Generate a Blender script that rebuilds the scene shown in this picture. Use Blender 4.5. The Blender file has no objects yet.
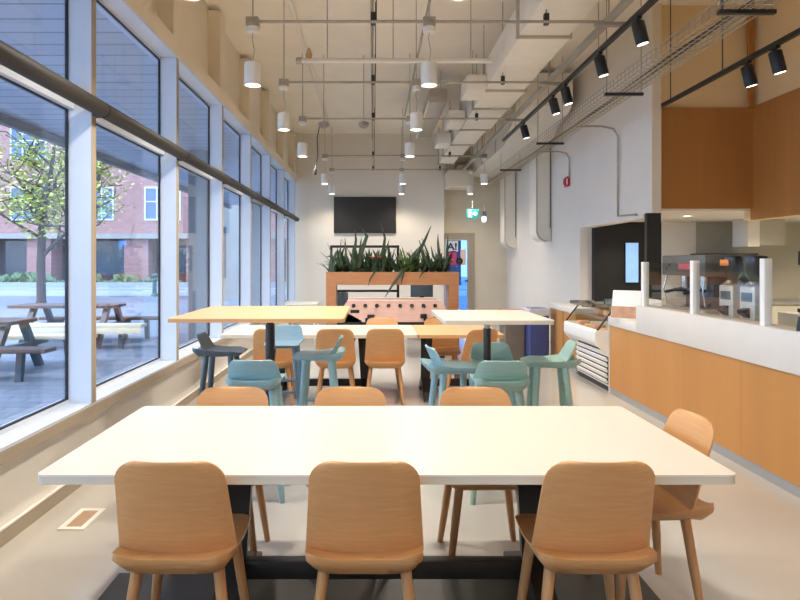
import bpy, bmesh, math, random
from mathutils import Vector, Matrix
random.seed(7)
PI = math.pi
scene = bpy.context.scene
COL = scene.collection

# ------------------------------------------------------------------ materials
def lin(c):
    c = c / 255.0
    return c / 12.92 if c <= 0.04045 else ((c + 0.055) / 1.055) ** 2.4
def rgb(r, g, b):
    return (lin(r), lin(g), lin(b), 1.0)

def mat(name, col, rough=0.5, metal=0.0, vary=0.06, scale=6.0, stretch=(1, 1, 1), bump=0.0, spec=0.5,
        emit=None, emit_strength=0.0, coat=0.0):
    m = bpy.data.materials.new(name)
    m.use_nodes = True
    nt = m.node_tree
    b = nt.nodes['Principled BSDF']
    b.inputs['Roughness'].default_value = rough
    b.inputs['Metallic'].default_value = metal
    b.inputs['Specular IOR Level'].default_value = spec
    b.inputs['Coat Weight'].default_value = coat
    tc = nt.nodes.new('ShaderNodeTexCoord')
    mp = nt.nodes.new('ShaderNodeMapping')
    mp.inputs['Scale'].default_value = stretch
    nz = nt.nodes.new('ShaderNodeTexNoise')
    nz.inputs['Scale'].default_value = scale
    nz.inputs['Detail'].default_value = 4.0
    nt.links.new(tc.outputs['Object'], mp.inputs['Vector'])
    nt.links.new(mp.outputs['Vector'], nz.inputs['Vector'])
    rp = nt.nodes.new('ShaderNodeValToRGB')
    rp.color_ramp.elements[0].position = 0.3
    rp.color_ramp.elements[1].position = 0.7
    rp.color_ramp.elements[0].color = tuple(c * (1 - vary) for c in col[:3]) + (1,)
    rp.color_ramp.elements[1].color = tuple(min(1, c * (1 + vary)) for c in col[:3]) + (1,)
    nt.links.new(nz.outputs['Fac'], rp.inputs['Fac'])
    nt.links.new(rp.outputs['Color'], b.inputs['Base Color'])
    if bump:
        bp = nt.nodes.new('ShaderNodeBump')
        bp.inputs['Strength'].default_value = bump
        bp.inputs['Distance'].default_value = 0.01
        nt.links.new(nz.outputs['Fac'], bp.inputs['Height'])
        nt.links.new(bp.outputs['Normal'], b.inputs['Normal'])
    if emit:
        b.inputs['Emission Color'].default_value = emit
        b.inputs['Emission Strength'].default_value = emit_strength
    return m

def glass_mat(name, tint=(1, 1, 1, 1), refl=0.12, rough=0.02):
    m = bpy.data.materials.new(name)
    m.use_nodes = True
    nt = m.node_tree
    nt.nodes.clear()
    out = nt.nodes.new('ShaderNodeOutputMaterial')
    tr = nt.nodes.new('ShaderNodeBsdfTransparent')
    tr.inputs['Color'].default_value = tint
    gl = nt.nodes.new('ShaderNodeBsdfGlossy')
    gl.inputs['Roughness'].default_value = rough
    mx = nt.nodes.new('ShaderNodeMixShader')
    lw = nt.nodes.new('ShaderNodeLayerWeight')
    lw.inputs['Blend'].default_value = 0.5
    pw = nt.nodes.new('ShaderNodeMath'); pw.operation = 'POWER'; pw.inputs[1].default_value = 4.0
    ml = nt.nodes.new('ShaderNodeMath'); ml.operation = 'MULTIPLY_ADD'; ml.inputs[1].default_value = 0.5; ml.inputs[2].default_value = refl * 0.3
    nt.links.new(lw.outputs['Facing'], pw.inputs[0])
    nt.links.new(pw.outputs[0], ml.inputs[0])
    nt.links.new(ml.outputs[0], mx.inputs['Fac'])
    nt.links.new(tr.outputs['BSDF'], mx.inputs[1])
    nt.links.new(gl.outputs['BSDF'], mx.inputs[2])
    nt.links.new(mx.outputs['Shader'], out.inputs['Surface'])
    return m

def brick_mat(name, c1, c2, mortar, scale, bw=0.5, rh=0.25, rough=0.8, msize=0.02, axis='xz'):
    m = bpy.data.materials.new(name)
    m.use_nodes = True
    nt = m.node_tree
    b = nt.nodes['Principled BSDF']
    b.inputs['Roughness'].default_value = rough
    tc = nt.nodes.new('ShaderNodeTexCoord')
    mp = nt.nodes.new('ShaderNodeMapping')
    if axis == 'xz':
        mp.inputs['Rotation'].default_value = (-PI / 2, 0, 0)
    elif axis == 'yx':
        mp.inputs['Rotation'].default_value = (0, 0, PI / 2)
    br = nt.nodes.new('ShaderNodeTexBrick')
    br.inputs['Color1'].default_value = c1
    br.inputs['Color2'].default_value = c2
    br.inputs['Mortar'].default_value = mortar
    br.inputs['Scale'].default_value = scale
    br.inputs['Mortar Size'].default_value = msize
    br.inputs['Brick Width'].default_value = bw
    br.inputs['Row Height'].default_value = rh
    nt.links.new(tc.outputs['Object'], mp.inputs['Vector'])
    nt.links.new(mp.outputs['Vector'], br.inputs['Vector'])
    nt.links.new(br.outputs['Color'], b.inputs['Base Color'])
    return m

M = {}
M['white_wall'] = mat('white painted wall', rgb(228, 220, 206), 0.75, vary=0.02, scale=1.5)
M['right_wall'] = mat('grey white wall', rgb(226, 218, 207), 0.75, vary=0.02, scale=1.5)
M['cream_wall'] = mat('cream painted wall', rgb(226, 214, 192), 0.8, vary=0.03, scale=1.5)
M['knee_wall'] = mat('white sill wall', rgb(242, 238, 230), 0.7, vary=0.02, scale=1.5)
M['warm_lit_wall'] = mat('warm lit niche wall', rgb(224, 196, 150), 0.8, vary=0.03, scale=1.5)  # wall tone with warm spotlight glow put into its colour
M['ceiling'] = mat('painted concrete ceiling', rgb(241, 231, 212), 0.85, vary=0.03, scale=2.0, bump=0.1)
M['floor'] = mat('polished floor', rgb(188, 183, 175), 0.13, vary=0.05, scale=0.9, spec=0.5)
M['base'] = mat('taupe trim and light tint', rgb(172, 158, 138), 0.5, vary=0.03)  # trim paint; on mullion and sill fronts it holds indoor light
M['mullion'] = mat('white aluminium', rgb(208, 216, 228), 0.35, vary=0.02)
M['gasket'] = mat('black gasket', rgb(24, 26, 32), 0.5, vary=0.05)
M['glass'] = glass_mat('window glass', (0.93, 0.96, 1.0, 1), 0.12)
M['blue_glass'] = glass_mat('blue tinted door glass', (0.42, 0.62, 0.9, 1), 0.12)
M['clear_glass'] = glass_mat('counter glass', (0.93, 0.94, 0.93, 1), 0.15)
M['shade_tube'] = mat('dark bronze shade cassette', rgb(40, 36, 33), 0.6, vary=0.05)
M['laminate'] = mat('cream white laminate', rgb(226, 217, 202), 0.28, vary=0.01, scale=2)
M['table_edge'] = mat('pale table edge', rgb(206, 196, 178), 0.5, vary=0.02)
M['light_wood'] = mat('pale yellow oak top', rgb(214, 180, 132), 0.35, vary=0.1, scale=5, stretch=(1, 14, 14))
M['oak'] = mat('warm oak veneer', rgb(203, 150, 97), 0.36, vary=0.07, scale=4, stretch=(1.2, 20, 26))
M['oak_leg'] = mat('warm solid oak', rgb(194, 144, 96), 0.4, vary=0.12, scale=5, stretch=(14, 14, 1.5))
M['oak_panel'] = mat('counter oak panel', rgb(190, 134, 74), 0.42, vary=0.07, scale=2.0, stretch=(2, 1.6, 0.12))
M['brown_panel'] = mat('caramel brown panel', rgb(168, 110, 50), 0.6, vary=0.07, scale=2.0, stretch=(3, 3, 0.2))
M['oak_portal'] = mat('planter oak', rgb(188, 130, 86), 0.45, vary=0.1, scale=4, stretch=(1, 10, 12))
M['black_steel'] = mat('black powder coat', rgb(46, 43, 40), 0.4, vary=0.05)
M['black'] = mat('satin black', rgb(32, 32, 32), 0.4, vary=0.08)
M['black_matte'] = mat('matte black', rgb(40, 39, 37), 0.75, vary=0.1)
M['slate_grey'] = mat('grey enamel', rgb(92, 92, 88), 0.35, vary=0.05)
M['screen'] = mat('dark screen', rgb(50, 50, 50), 0.25, vary=0.03)
M['teal'] = mat('teal stain', rgb(142, 176, 182), 0.42, vary=0.07, scale=4, stretch=(1.2, 16, 16))
M['mint'] = mat('mint green stain', rgb(152, 182, 170), 0.42, vary=0.07, scale=4, stretch=(1.2, 16, 16))
M['blue_teal'] = mat('dusty blue stain', rgb(108, 142, 162), 0.42, vary=0.07, scale=4, stretch=(1.2, 16, 16))
M['slate'] = mat('slate blue stain', rgb(84, 102, 112), 0.42, vary=0.07, scale=4, stretch=(1.2, 16, 16))
M['white_paint'] = mat('white enamel', rgb(236, 232, 224), 0.4, vary=0.02)
M['solid_white'] = mat('grey white solid surface', rgb(214, 207, 197), 0.4, vary=0.02)
M['kick'] = mat('brushed kick plate', rgb(170, 174, 178), 0.35, metal=0.4, vary=0.04)
M['galv'] = mat('galvanised steel', rgb(172, 165, 150), 0.4, metal=0.5, vary=0.08, scale=20)
M['duct'] = mat('white painted duct', rgb(232, 225, 210), 0.5, vary=0.03)
M['duct_edge'] = mat('duct flange', rgb(188, 178, 158), 0.5, vary=0.04)
M['wire'] = mat('zinc wire', rgb(182, 172, 152), 0.4, metal=0.5, vary=0.05)
M['chrome'] = mat('polished steel', rgb(205, 203, 198), 0.2, metal=0.9, vary=0.03)
M['light_steel'] = mat('pale steel', rgb(206, 202, 194), 0.4, metal=0.2, vary=0.04)
M['steel'] = mat('brushed steel', rgb(176, 174, 170), 0.35, metal=0.75, vary=0.05, scale=8, stretch=(1, 1, 12))
M['lamp'] = mat('pendant diffuser', rgb(250, 246, 235), 0.5, vary=0.0, emit=(1.0, 0.9, 0.74, 1), emit_strength=9.0)
M['spot_lens'] = mat('spotlight lens', rgb(250, 246, 235), 0.3, vary=0.0, emit=(1.0, 0.88, 0.7, 1), emit_strength=3.0)
M['red'] = mat('signal red plastic', rgb(186, 30, 36), 0.35, vary=0.05)
M['pink'] = mat('rose pink laminate', rgb(238, 192, 172), 0.4, vary=0.05, scale=5, stretch=(1, 8, 8))
M['pale_pink'] = mat('pale pink rail', rgb(240, 214, 200), 0.4, vary=0.03)
M['pink_label'] = mat('pink label', rgb(206, 96, 112), 0.5, vary=0.04)
M['orange_label'] = mat('orange label', rgb(232, 140, 64), 0.5, vary=0.05)
M['leaf'] = mat('dark green leaf', rgb(62, 80, 54), 0.45, vary=0.35, scale=18)
M['leaf_light'] = mat('fresh green leaf', rgb(98, 122, 60), 0.45, vary=0.3, scale=18)
M['tree_leaf'] = mat('yellow green leaf', rgb(184, 186, 96), 0.6, vary=0.25, scale=3)
M['bark'] = mat('grey bark', rgb(72, 64, 66), 0.9, vary=0.2, scale=10, stretch=(3, 3, 0.7), bump=0.5)
M['flower'] = mat('salmon petal', rgb(220, 120, 100), 0.5, vary=0.1)
M['bin_blue'] = mat('navy blue plastic', rgb(58, 70, 122), 0.4, vary=0.05)
M['bin_grey'] = mat('taupe bin plastic', rgb(116, 104, 92), 0.5, vary=0.05)
M['bin_bag'] = mat('pale plastic bag', rgb(206, 206, 212), 0.25, vary=0.1, scale=14, bump=0.6)
M['soil'] = mat('dark soil', rgb(44, 34, 28), 0.95, vary=0.3, scale=30)
M['poster_white'] = mat('poster paper', rgb(226, 236, 244), 0.5, vary=0.02)
M['poster_magenta'] = mat('magenta poster', rgb(214, 70, 134), 0.5, vary=0.05)
M['poster_ink'] = mat('navy ink', rgb(32, 42, 78), 0.5, vary=0.02)
M['exit_green'] = mat('exit sign green', rgb(40, 150, 140), 0.4, vary=0.02, emit=(0.05, 0.5, 0.48, 1), emit_strength=0.4)
M['exit_white'] = mat('exit sign white', rgb(235, 250, 250), 0.4, vary=0.0, emit=(0.8, 1, 1, 1), emit_strength=1.6)
M['emerg_lamp'] = mat('emergency lamp head', rgb(235, 245, 255), 0.3, vary=0.0, emit=(0.75, 0.9, 1, 1), emit_strength=2.5)
M['vent_tan'] = mat('tan vent insert', rgb(176, 146, 118), 0.6, vary=0.1, scale=60)
M['kitchen_wall'] = mat('sage grey kitchen wall', rgb(176, 170, 150), 0.6, vary=0.03)
M['hopper'] = mat('smoked hopper plastic', rgb(70, 62, 56), 0.15, vary=0.1)
M['cup'] = mat('kraft paper', rgb(196, 160, 110), 0.6, vary=0.06)
M['food'] = mat('wrapped pastry', rgb(186, 140, 108), 0.6, vary=0.2, scale=12)
M['grille_dark'] = mat('dark grille backing', rgb(52, 52, 54), 0.6, vary=0.05)  # even dark grey for the grille backing and plinth
M['blue_screen'] = mat('backlit kitchen screen', rgb(120, 170, 230), 0.3, vary=0.1, scale=8, emit=(0.42, 0.62, 1.0, 1), emit_strength=0.55)
# outdoors
M['pavement'] = brick_mat('pavement', rgb(118, 124, 138), rgb(100, 108, 124), rgb(82, 88, 102), 1.2, 0.6, 0.3, 0.75, 0.012, axis='none')
M['road'] = mat('asphalt', rgb(140, 146, 158), 0.8, vary=0.1, scale=1.2)
M['kerb'] = mat('pale kerb', rgb(140, 148, 160), 0.8, vary=0.06)
M['brick'] = brick_mat('pink brick', rgb(158, 116, 114), rgb(142, 100, 100), rgb(148, 126, 122), 1.0, 0.44, 0.15, 0.85, 0.015)
M['brick_shaded'] = brick_mat('shaded brick', rgb(92, 72, 78), rgb(80, 64, 70), rgb(88, 78, 82), 1.0, 0.44, 0.15, 0.85, 0.015)  # darker brick copy; shade of the recessed storey put into its colour
M['concrete'] = mat('grey concrete', rgb(140, 138, 136), 0.85, vary=0.06, scale=1.5)
M['canopy'] = brick_mat('canopy boards', rgb(190, 194, 206), rgb(176, 182, 196), rgb(140, 146, 160), 1.0, 40, 0.33, 0.5, 0.02, axis='none')
M['bld_glass'] = mat('dark building glass', rgb(70, 96, 130), 0.1, vary=0.3, scale=0.6)
M['bld_frame'] = mat('building window frame', rgb(196, 200, 204), 0.5, vary=0.04)
M['shop_dark'] = mat('shopfront glass', rgb(52, 62, 76), 0.12, vary=0.2, scale=0.5)
M['table_timber'] = mat('weathered dark timber', rgb(88, 68, 64), 0.7, vary=0.15, scale=4, stretch=(1, 12, 12))
M['pale_timber'] = mat('pale timber', rgb(216, 200, 172), 0.7, vary=0.06, scale=4, stretch=(1, 12, 12))
M['table_metal'] = mat('dark table frame', rgb(52, 62, 72), 0.5, vary=0.05)
M['hedge'] = mat('hedge leaf', rgb(96, 122, 92), 0.8, vary=0.3, scale=6)
M['green_post'] = mat('green cast iron', rgb(52, 96, 92), 0.5, vary=0.05)

# ------------------------------------------------------------------ mesh helpers
class MB:
    def __init__(self):
        self.bm = bmesh.new()
    def box(self, x0, x1, y0, y1, z0, z1, bevel=0.0, seg=2, mtx=None):
        r = bmesh.ops.create_cube(self.bm, size=1.0)
        vs = r['verts']
        for v in vs:
            v.co = Vector(((x0 + x1) / 2 + v.co.x * (x1 - x0), (y0 + y1) / 2 + v.co.y * (y1 - y0), (z0 + z1) / 2 + v.co.z * (z1 - z0)))
        if bevel:
            es = list({e for v in vs for e in v.link_edges})
            rr = bmesh.ops.bevel(self.bm, geom=es, offset=bevel, segments=seg, affect='EDGES', profile=0.5)
            vs = list({v for f in rr['faces'] for v in f.verts} | {v for v in vs if v.is_valid})
        if mtx is not None:
            bmesh.ops.transform(self.bm, matrix=mtx, verts=vs)
        return self
    def tube(self, pts, radii, seg=10, cap=True):
        pts = [Vector(p) for p in pts]
        if not isinstance(radii, (list, tuple)):
            radii = [radii] * len(pts)
        rings = []
        prev = None
        for i, p in enumerate(pts):
            if i == 0: t = pts[1] - pts[0]
            elif i == len(pts) - 1: t = pts[-1] - pts[-2]
            else: t = (pts[i + 1] - p).normalized() + (p - pts[i - 1]).normalized()
            t.normalize()
            if prev is None:
                a = Vector((0, 0, 1)) if abs(t.z) < 0.9 else Vector((1, 0, 0))
                n = t.cross(a).normalized()
            else:
                n = (prev - t * prev.dot(t)).normalized()
            prev = n
            b = t.cross(n)
            rings.append([self.bm.verts.new(p + (n * math.cos(2 * PI * k / seg) + b * math.sin(2 * PI * k / seg)) * radii[i]) for k in range(seg)])
        for a, b in zip(rings, rings[1:]):
            for k in range(seg):
                self.bm.faces.new((a[k], a[(k + 1) % seg], b[(k + 1) % seg], b[k]))
        if cap:
            self.bm.faces.new(rings[0][::-1]); self.bm.faces.new(rings[-1])
        return self
    def lathe(self, prof, c=(0, 0, 0), seg=24, mtx=None):
        c = Vector(c)
        rings = []
        vs = []
        for r, z in prof:
            ring = [self.bm.verts.new(c + Vector((r * math.cos(2 * PI * k / seg), r * math.sin(2 * PI * k / seg), z))) for k in range(seg)]
            rings.append(ring); vs += ring
        for a, b in zip(rings, rings[1:]):
            for k in range(seg):
                self.bm.faces.new((a[k], a[(k + 1) % seg], b[(k + 1) % seg], b[k]))
        self.bm.faces.new(rings[0][::-1]); self.bm.faces.new(rings[-1])
        if mtx is not None:
            bmesh.ops.transform(self.bm, matrix=mtx, verts=vs)
        return self
    def prism(self, poly, axis, a, b):
        """poly: 2-D points; axis 'x' -> (y,z), 'y' -> (x,z), 'z' -> (x,y); extruded from a to b."""
        def P(u, v, w):
            return Vector((w, u, v)) if axis == 'x' else Vector((u, w, v)) if axis == 'y' else Vector((u, v, w))
        A = [self.bm.verts.new(P(u, v, a)) for u, v in poly]
        B = [self.bm.verts.new(P(u, v, b)) for u, v in poly]
        n = len(poly)
        self.bm.faces.new(A); self.bm.faces.new(B[::-1])
        for k in range(n):
            self.bm.faces.new((A[k], B[k], B[(k + 1) % n], A[(k + 1) % n]))
        return self
    def sheet(self, fn_a, fn_b, nu, nv):
        """closed shell between two grids a(u,v), b(u,v), u in [-1,1], v in [0,1]"""
        A = [[self.bm.verts.new(fn_a(-1 + 2 * i / nu, j / nv)) for i in range(nu + 1)] for j in range(nv + 1)]
        B = [[self.bm.verts.new(fn_b(-1 + 2 * i / nu, j / nv)) for i in range(nu + 1)] for j in range(nv + 1)]
        for j in range(nv):
            for i in range(nu):
                self.bm.faces.new((A[j][i], A[j][i + 1], A[j + 1][i + 1], A[j + 1][i]))
                self.bm.faces.new((B[j][i], B[j + 1][i], B[j + 1][i + 1], B[j][i + 1]))
        loop = [(0, i) for i in range(nu + 1)] + [(j, nu) for j in range(1, nv + 1)] + [(nv, i) for i in range(nu - 1, -1, -1)] + [(j, 0) for j in range(nv - 1, 0, -1)]
        for (j0, i0), (j1, i1) in zip(loop, loop[1:] + loop[:1]):
            self.bm.faces.new((A[j0][i0], B[j0][i0], B[j1][i1], A[j1][i1]))
        return self
    def build(self, name, m, parent=None, angle=35, loc=None):
        bmesh.ops.recalc_face_normals(self.bm, faces=self.bm.faces[:])
        me = bpy.data.meshes.new(name)
        self.bm.to_mesh(me); self.bm.free()
        for p in me.polygons:
            p.use_smooth = True
        me.set_sharp_from_angle(angle=math.radians(angle))
        me.materials.append(m)
        o = bpy.data.objects.new(name, me)
        COL.objects.link(o)
        if parent is not None:
            o.parent = parent
        if loc is not None:
            o.location = loc
        return o

def center_origin(o):
    """move a top-level mesh's origin to the bottom centre of its bounds"""
    me = o.data
    xs = [v.co for v in me.vertices]
    c = Vector(((min(v.x for v in xs) + max(v.x for v in xs)) / 2, (min(v.y for v in xs) + max(v.y for v in xs)) / 2, min(v.z for v in xs)))
    me.transform(Matrix.Translation(-c))
    o.location = o.location + c
    return o

def tag(o, label, cat, group=None, kind=None):
    o['label'] = label
    o['category'] = cat
    if group: o['group'] = group
    if kind: o['kind'] = kind
    return o
def thing(name, label, cat, loc=(0, 0, 0), rz=0.0, group=None):
    o = bpy.data.objects.new(name, None)
    o.empty_display_size = 0.1
    COL.objects.link(o)
    o.location = loc
    o.rotation_euler = (0, 0, rz)
    return tag(o, label, cat, group)
def struct(o):
    o['kind'] = 'structure'
    return o
def sbox(name, m, *b, bevel=0.0):
    return struct(MB().box(*b, bevel=bevel).build(name, m))
def dup(root, loc, rz, label, group=None, scale=None, mats=None):
    r = root.copy(); COL.objects.link(r)
    r.location = loc; r.rotation_euler = (0, 0, rz)
    if scale: r.scale = scale
    r['label'] = label
    if group: r['group'] = group
    for ch in list(root.children):
        if ch.type == 'LIGHT': continue
        c = ch.copy(); COL.objects.link(c); c.parent = r
        for g in list(ch.children):
            d = g.copy(); COL.objects.link(d); d.parent = c
            if mats: d.data = remat(d.data, mats)
        if mats: c.data = remat(c.data, mats)
    return r
_rm = {}
def remat(me, m):
    k = (me.name, m.name)
    if k not in _rm:
        n = me.copy(); n.materials.clear(); n.materials.append(m)
        _rm[k] = n
    return _rm[k]

# ------------------------------------------------------------------ camera: pixel (373,262) is the vanishing point, 640 px focal length
cam = bpy.data.cameras.new('camera')
cam.sensor_width = 36.0
cam.lens = 640 / 800 * 36.0
cam.shift_x = 27 / 800
cam.shift_y = -38 / 800
cam.clip_end = 300
co = bpy.data.objects.new('camera', cam)
COL.objects.link(co)
co.location = (0, 0, 1.49)
co.rotation_euler = (PI / 2, 0, 0)
scene.camera = co
def PX(px, d): return (px - 373) * d / 640
def PZ(py, d): return 1.49 - (py - 262) * d / 640

# ------------------------------------------------------------------ room shell
YB = -4.0          # wall behind the camera
YT = 15.5          # wall with the screen
YD = 16.05         # wall with the door
XR = 3.35          # right-hand wall
ZC = 4.6
XM, XG = -1.85, -2.01
sbox('floor', M['floor'], -2.05, 9.0, YB, YD + 0.1, -0.1, 0.0)
sbox('ceiling', M['ceiling'], -2.3, 9.0, YB, YD + 0.1, ZC, ZC + 0.2)
sbox('wall_back', M['white_wall'], -2.1, 1.72, YT, YT + 0.1, 0, ZC)
sbox('wall_back_return', M['white_wall'], 1.62, 1.72, YT + 0.1, YD, 0, ZC)
# wall with the door: right of door, above door
m = MB().box(2.55, XR + 0.12, YD, YD + 0.12, 0, ZC).box(1.62, 2.55, YD, YD + 0.12, 2.215, ZC)
struct(m.build('wall_door_side', M['cream_wall']))
sbox('wall_rear', M['white_wall'], -2.05, 9.0, YB - 0.1, YB, 0, ZC)
# right wall with a servery opening (d 7.95..10.36, z 0.95..2.04)
m = MB()
m.box(XR, XR + 0.19, 10.36, YD, 0, ZC)
m.box(XR, XR + 0.19, 7.95, 10.36, 2.04, ZC)
m.box(XR, XR + 0.19, 7.95, 10.36, 0, 0.84)
m.box(XR, XR + 0.12, 7.71, 7.95, 2.08, ZC)
struct(m.build('wall_right', M['right_wall']))
# cafe niche: back wall over the bulkhead, side wall, kitchen
sbox('wall_niche_back', M['warm_lit_wall'], XR + 0.12, 4.57, 7.75, 7.95, 2.13, ZC)
sbox('wall_niche_side', M['warm_lit_wall'], 4.61, 4.75, YB, 7.95, 2.0, ZC)
struct(MB().box(XR + 0.19, 9.0, 7.95, 10.3, 2.13, 2.23).box(4.75, 9.0, YB, 7.95, 2.13, 2.23).box(3.47, 4.6, 7.75, 7.95, 2.11, 2.13).build('ceiling_kitchen', M['white_wall']))
sbox('wall_kitchen', M['kitchen_wall'], 5.17, 9.0, 10.25, 10.4, 0, 2.13)
sbox('wall_kitchen_white', M['white_wall'], 4.62, 5.17, 10.25, 10.4, 0, 2.13)
sbox('wall_kitchen_black', M['black_matte'], XR + 0.19, 4.62, 10.25, 10.4, 0, 2.13)
sbox('wall_kitchen_right', M['kitchen_wall'], 8.9, 9.0, YB, 10.3, 0, 2.13)
# brown bulkhead cladding
sbox('trim_bulkhead_back', M['brown_panel'], 3.46, 4.57, 7.70, 7.75, 2.135, 3.35)
sbox('trim_bulkhead_side', M['brown_panel'], 4.57, 4.61, YB, 7.75, 2.0, 3.36)
sbox('trim_bulkhead_post', M['brown_panel'], 4.5, 4.57, 7.66, 7.70, 3.35, ZC)
sbox('trim_wall_end', M['cream_wall'], XR - 0.0, XR + 0.11, 7.68, 7.71, 2.08, ZC)
sbox('column_servery', M['black_matte'], XR - 0.05, XR + 0.12, 7.71, 7.78, 0, 2.08)
# left: knee wall, baseboard, sill, mullions, windows
sbox('wall_left', M['knee_wall'], -2.05, -1.95, YB, YT, 0.0, 0.48)
sbox('baseboard_left', M['base'], -1.952, -1.94, YB, YT, 0.0, 0.085)
sbox('baseboard_left_edge', M['white_paint'], -1.952, -1.936, YB, YT, 0.085, 0.095)
sbox('baseboard_right', M['solid_white'], XR - 0.015, XR, 10.9, YD, 0, 0.1)
sbox('baseboard_back', M['solid_white'], -1.94, 1.72, YT - 0.015, YT, 0, 0.1)
sbox('trim_sill_front', M['base'], -2.05, XM, YB, YT, 0.478, 0.545)  # sill front in taupe: indoor light put into its colour
sbox('trim_sill', M['mullion'], -2.05, XM - 0.004, YB, YT, 0.545, 0.56)
sbox('trim_head', M['mullion'], -2.1, XM, YB, YT, 3.42, 3.45)
sbox('trim_header_box', M['cream_wall'], -2.1, XM, YB, YT, 3.45, 3.60)
sbox('wall_left_upper', M['cream_wall'], -2.1, -2.0, YB, YT, 3.60, ZC)
YMUL = [4.244 + 1.822 * k - 0.033 for k in range(-5, 7)]
for k, y in enumerate(YMUL):
    sbox('trim_mullion_%d' % (k + 1), M['mullion'], -2.026, XM - 0.004, y, y + 0.066, 0.56, 3.42)
    sbox('trim_mullion_face_%d' % (k + 1), M['base'], XM - 0.004, XM, y, y + 0.066, 0.56, 3.42)  # inner face of the white mullion, tinted taupe for warm indoor light
    sbox('trim_pilaster_%d' % (k + 1), M['cream_wall'], -2.0, XM, y - 0.1, y + 0.17, 3.60, ZC - 0.06)
wn = 0
for a, b in zip(YMUL, YMUL[1:]):
    wn += 1
    y0, y1 = a + 0.066, b
    g = 0.009
    m = MB()
    # transom and outer frame
    m.box(-2.03, -1.965, y0, y1, 2.495, 2.64)
    m.box(-2.06, -2.0, y0, y1, 0.56, 0.585).box(-2.06, -2.0, y0, y1, 3.40, 3.42)
    fr = struct(m.build('window_%d' % wn, M['mullion']))
    gk = MB()
    for z0, z1 in ((0.585, 2.495), (2.64, 3.40)):
        gk.box(-2.024, -2.004, y0, y0 + g, z0, z1).box(-2.024, -2.004, y1 - g, y1, z0, z1)
        gk.box(-2.024, -2.004, y0 + g, y1 - g, z0, z0 + g).box(-2.024, -2.004, y0 + g, y1 - g, z1 - g, z1)
    gk.build('gasket', M['gasket'], fr)
    MB().box(-2.02, -2.01, y0 + g, y1 - g, 0.585 + g, 2.495 - g).build('pane', M['glass'], fr)
    MB().box(-2.02, -2.01, y0 + g, y1 - g, 2.64 + g, 3.40 - g).build('pane', M['glass'], fr)
ORD = ['first', 'second', 'third', 'fourth', 'fifth', 'sixth', 'seventh', 'eighth', 'ninth', 'tenth']
# shade cassettes, one per bay in view
vis = 0
for a, b in zip(YMUL[3:], YMUL[4:]):
    vis += 1
    t = thing('roller_shade', 'dark round roller shade cassette over the window, %s along the glass wall' % ORD[vis - 1], 'window shade', (-1.795, (a + b) / 2 + 0.033, 2.45), 0, 'roller shade cassettes')
    L = (b - a) / 2 - 0.008
    MB().tube([(0, -L, 0.05), (0, L, 0.05)], 0.052, 20).build('cassette', M['shade_tube'], t)
    for s in (-1, 1):
        MB().box(-0.055, 0.01, s * L - 0.012 * (s + 1) + 0.0, s * L + 0.012 * (1 - s), 0.0, 0.1, bevel=0.004).build('bracket', M['black'], t)

# floor vent
t = thing('floor_vent', 'small cream framed vent plate set in the floor near the window wall', 'vent', (-1.68, 3.7, 0))
m = MB().box(-0.075, 0.075, -0.15, -0.115, 0, 0.008).box(-0.075, 0.075, 0.115, 0.15, 0, 0.008).box(-0.075, -0.045, -0.115, 0.115, 0, 0.008).box(0.045, 0.075, -0.115, 0.115, 0, 0.008)
m.build('frame', M['white_paint'], t)
MB().box(-0.045, 0.045, -0.115, 0.115, 0, 0.005).build('insert', M['vent_tan'], t)

M['mat'] = mat('charcoal floor sheet', rgb(66, 64, 60), 0.45, vary=0.08, scale=20)
o = MB().box(-1.24, 1.24, -0.75, 0.75, 0, 0.003).build('dark_floor_sheet', M['mat'], None, loc=(0.026, 2.31, 0.0))  # thin sheet in one even dark tone under the front table
tag(o, 'dark grey flat sheet on the floor beneath the front white table', 'mat')
# ------------------------------------------------------------------ chairs
def smooth(a, b, x):
    t = max(0, min(1, (x - a) / (b - a)))
    return t * t * (3 - 2 * t)

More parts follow.
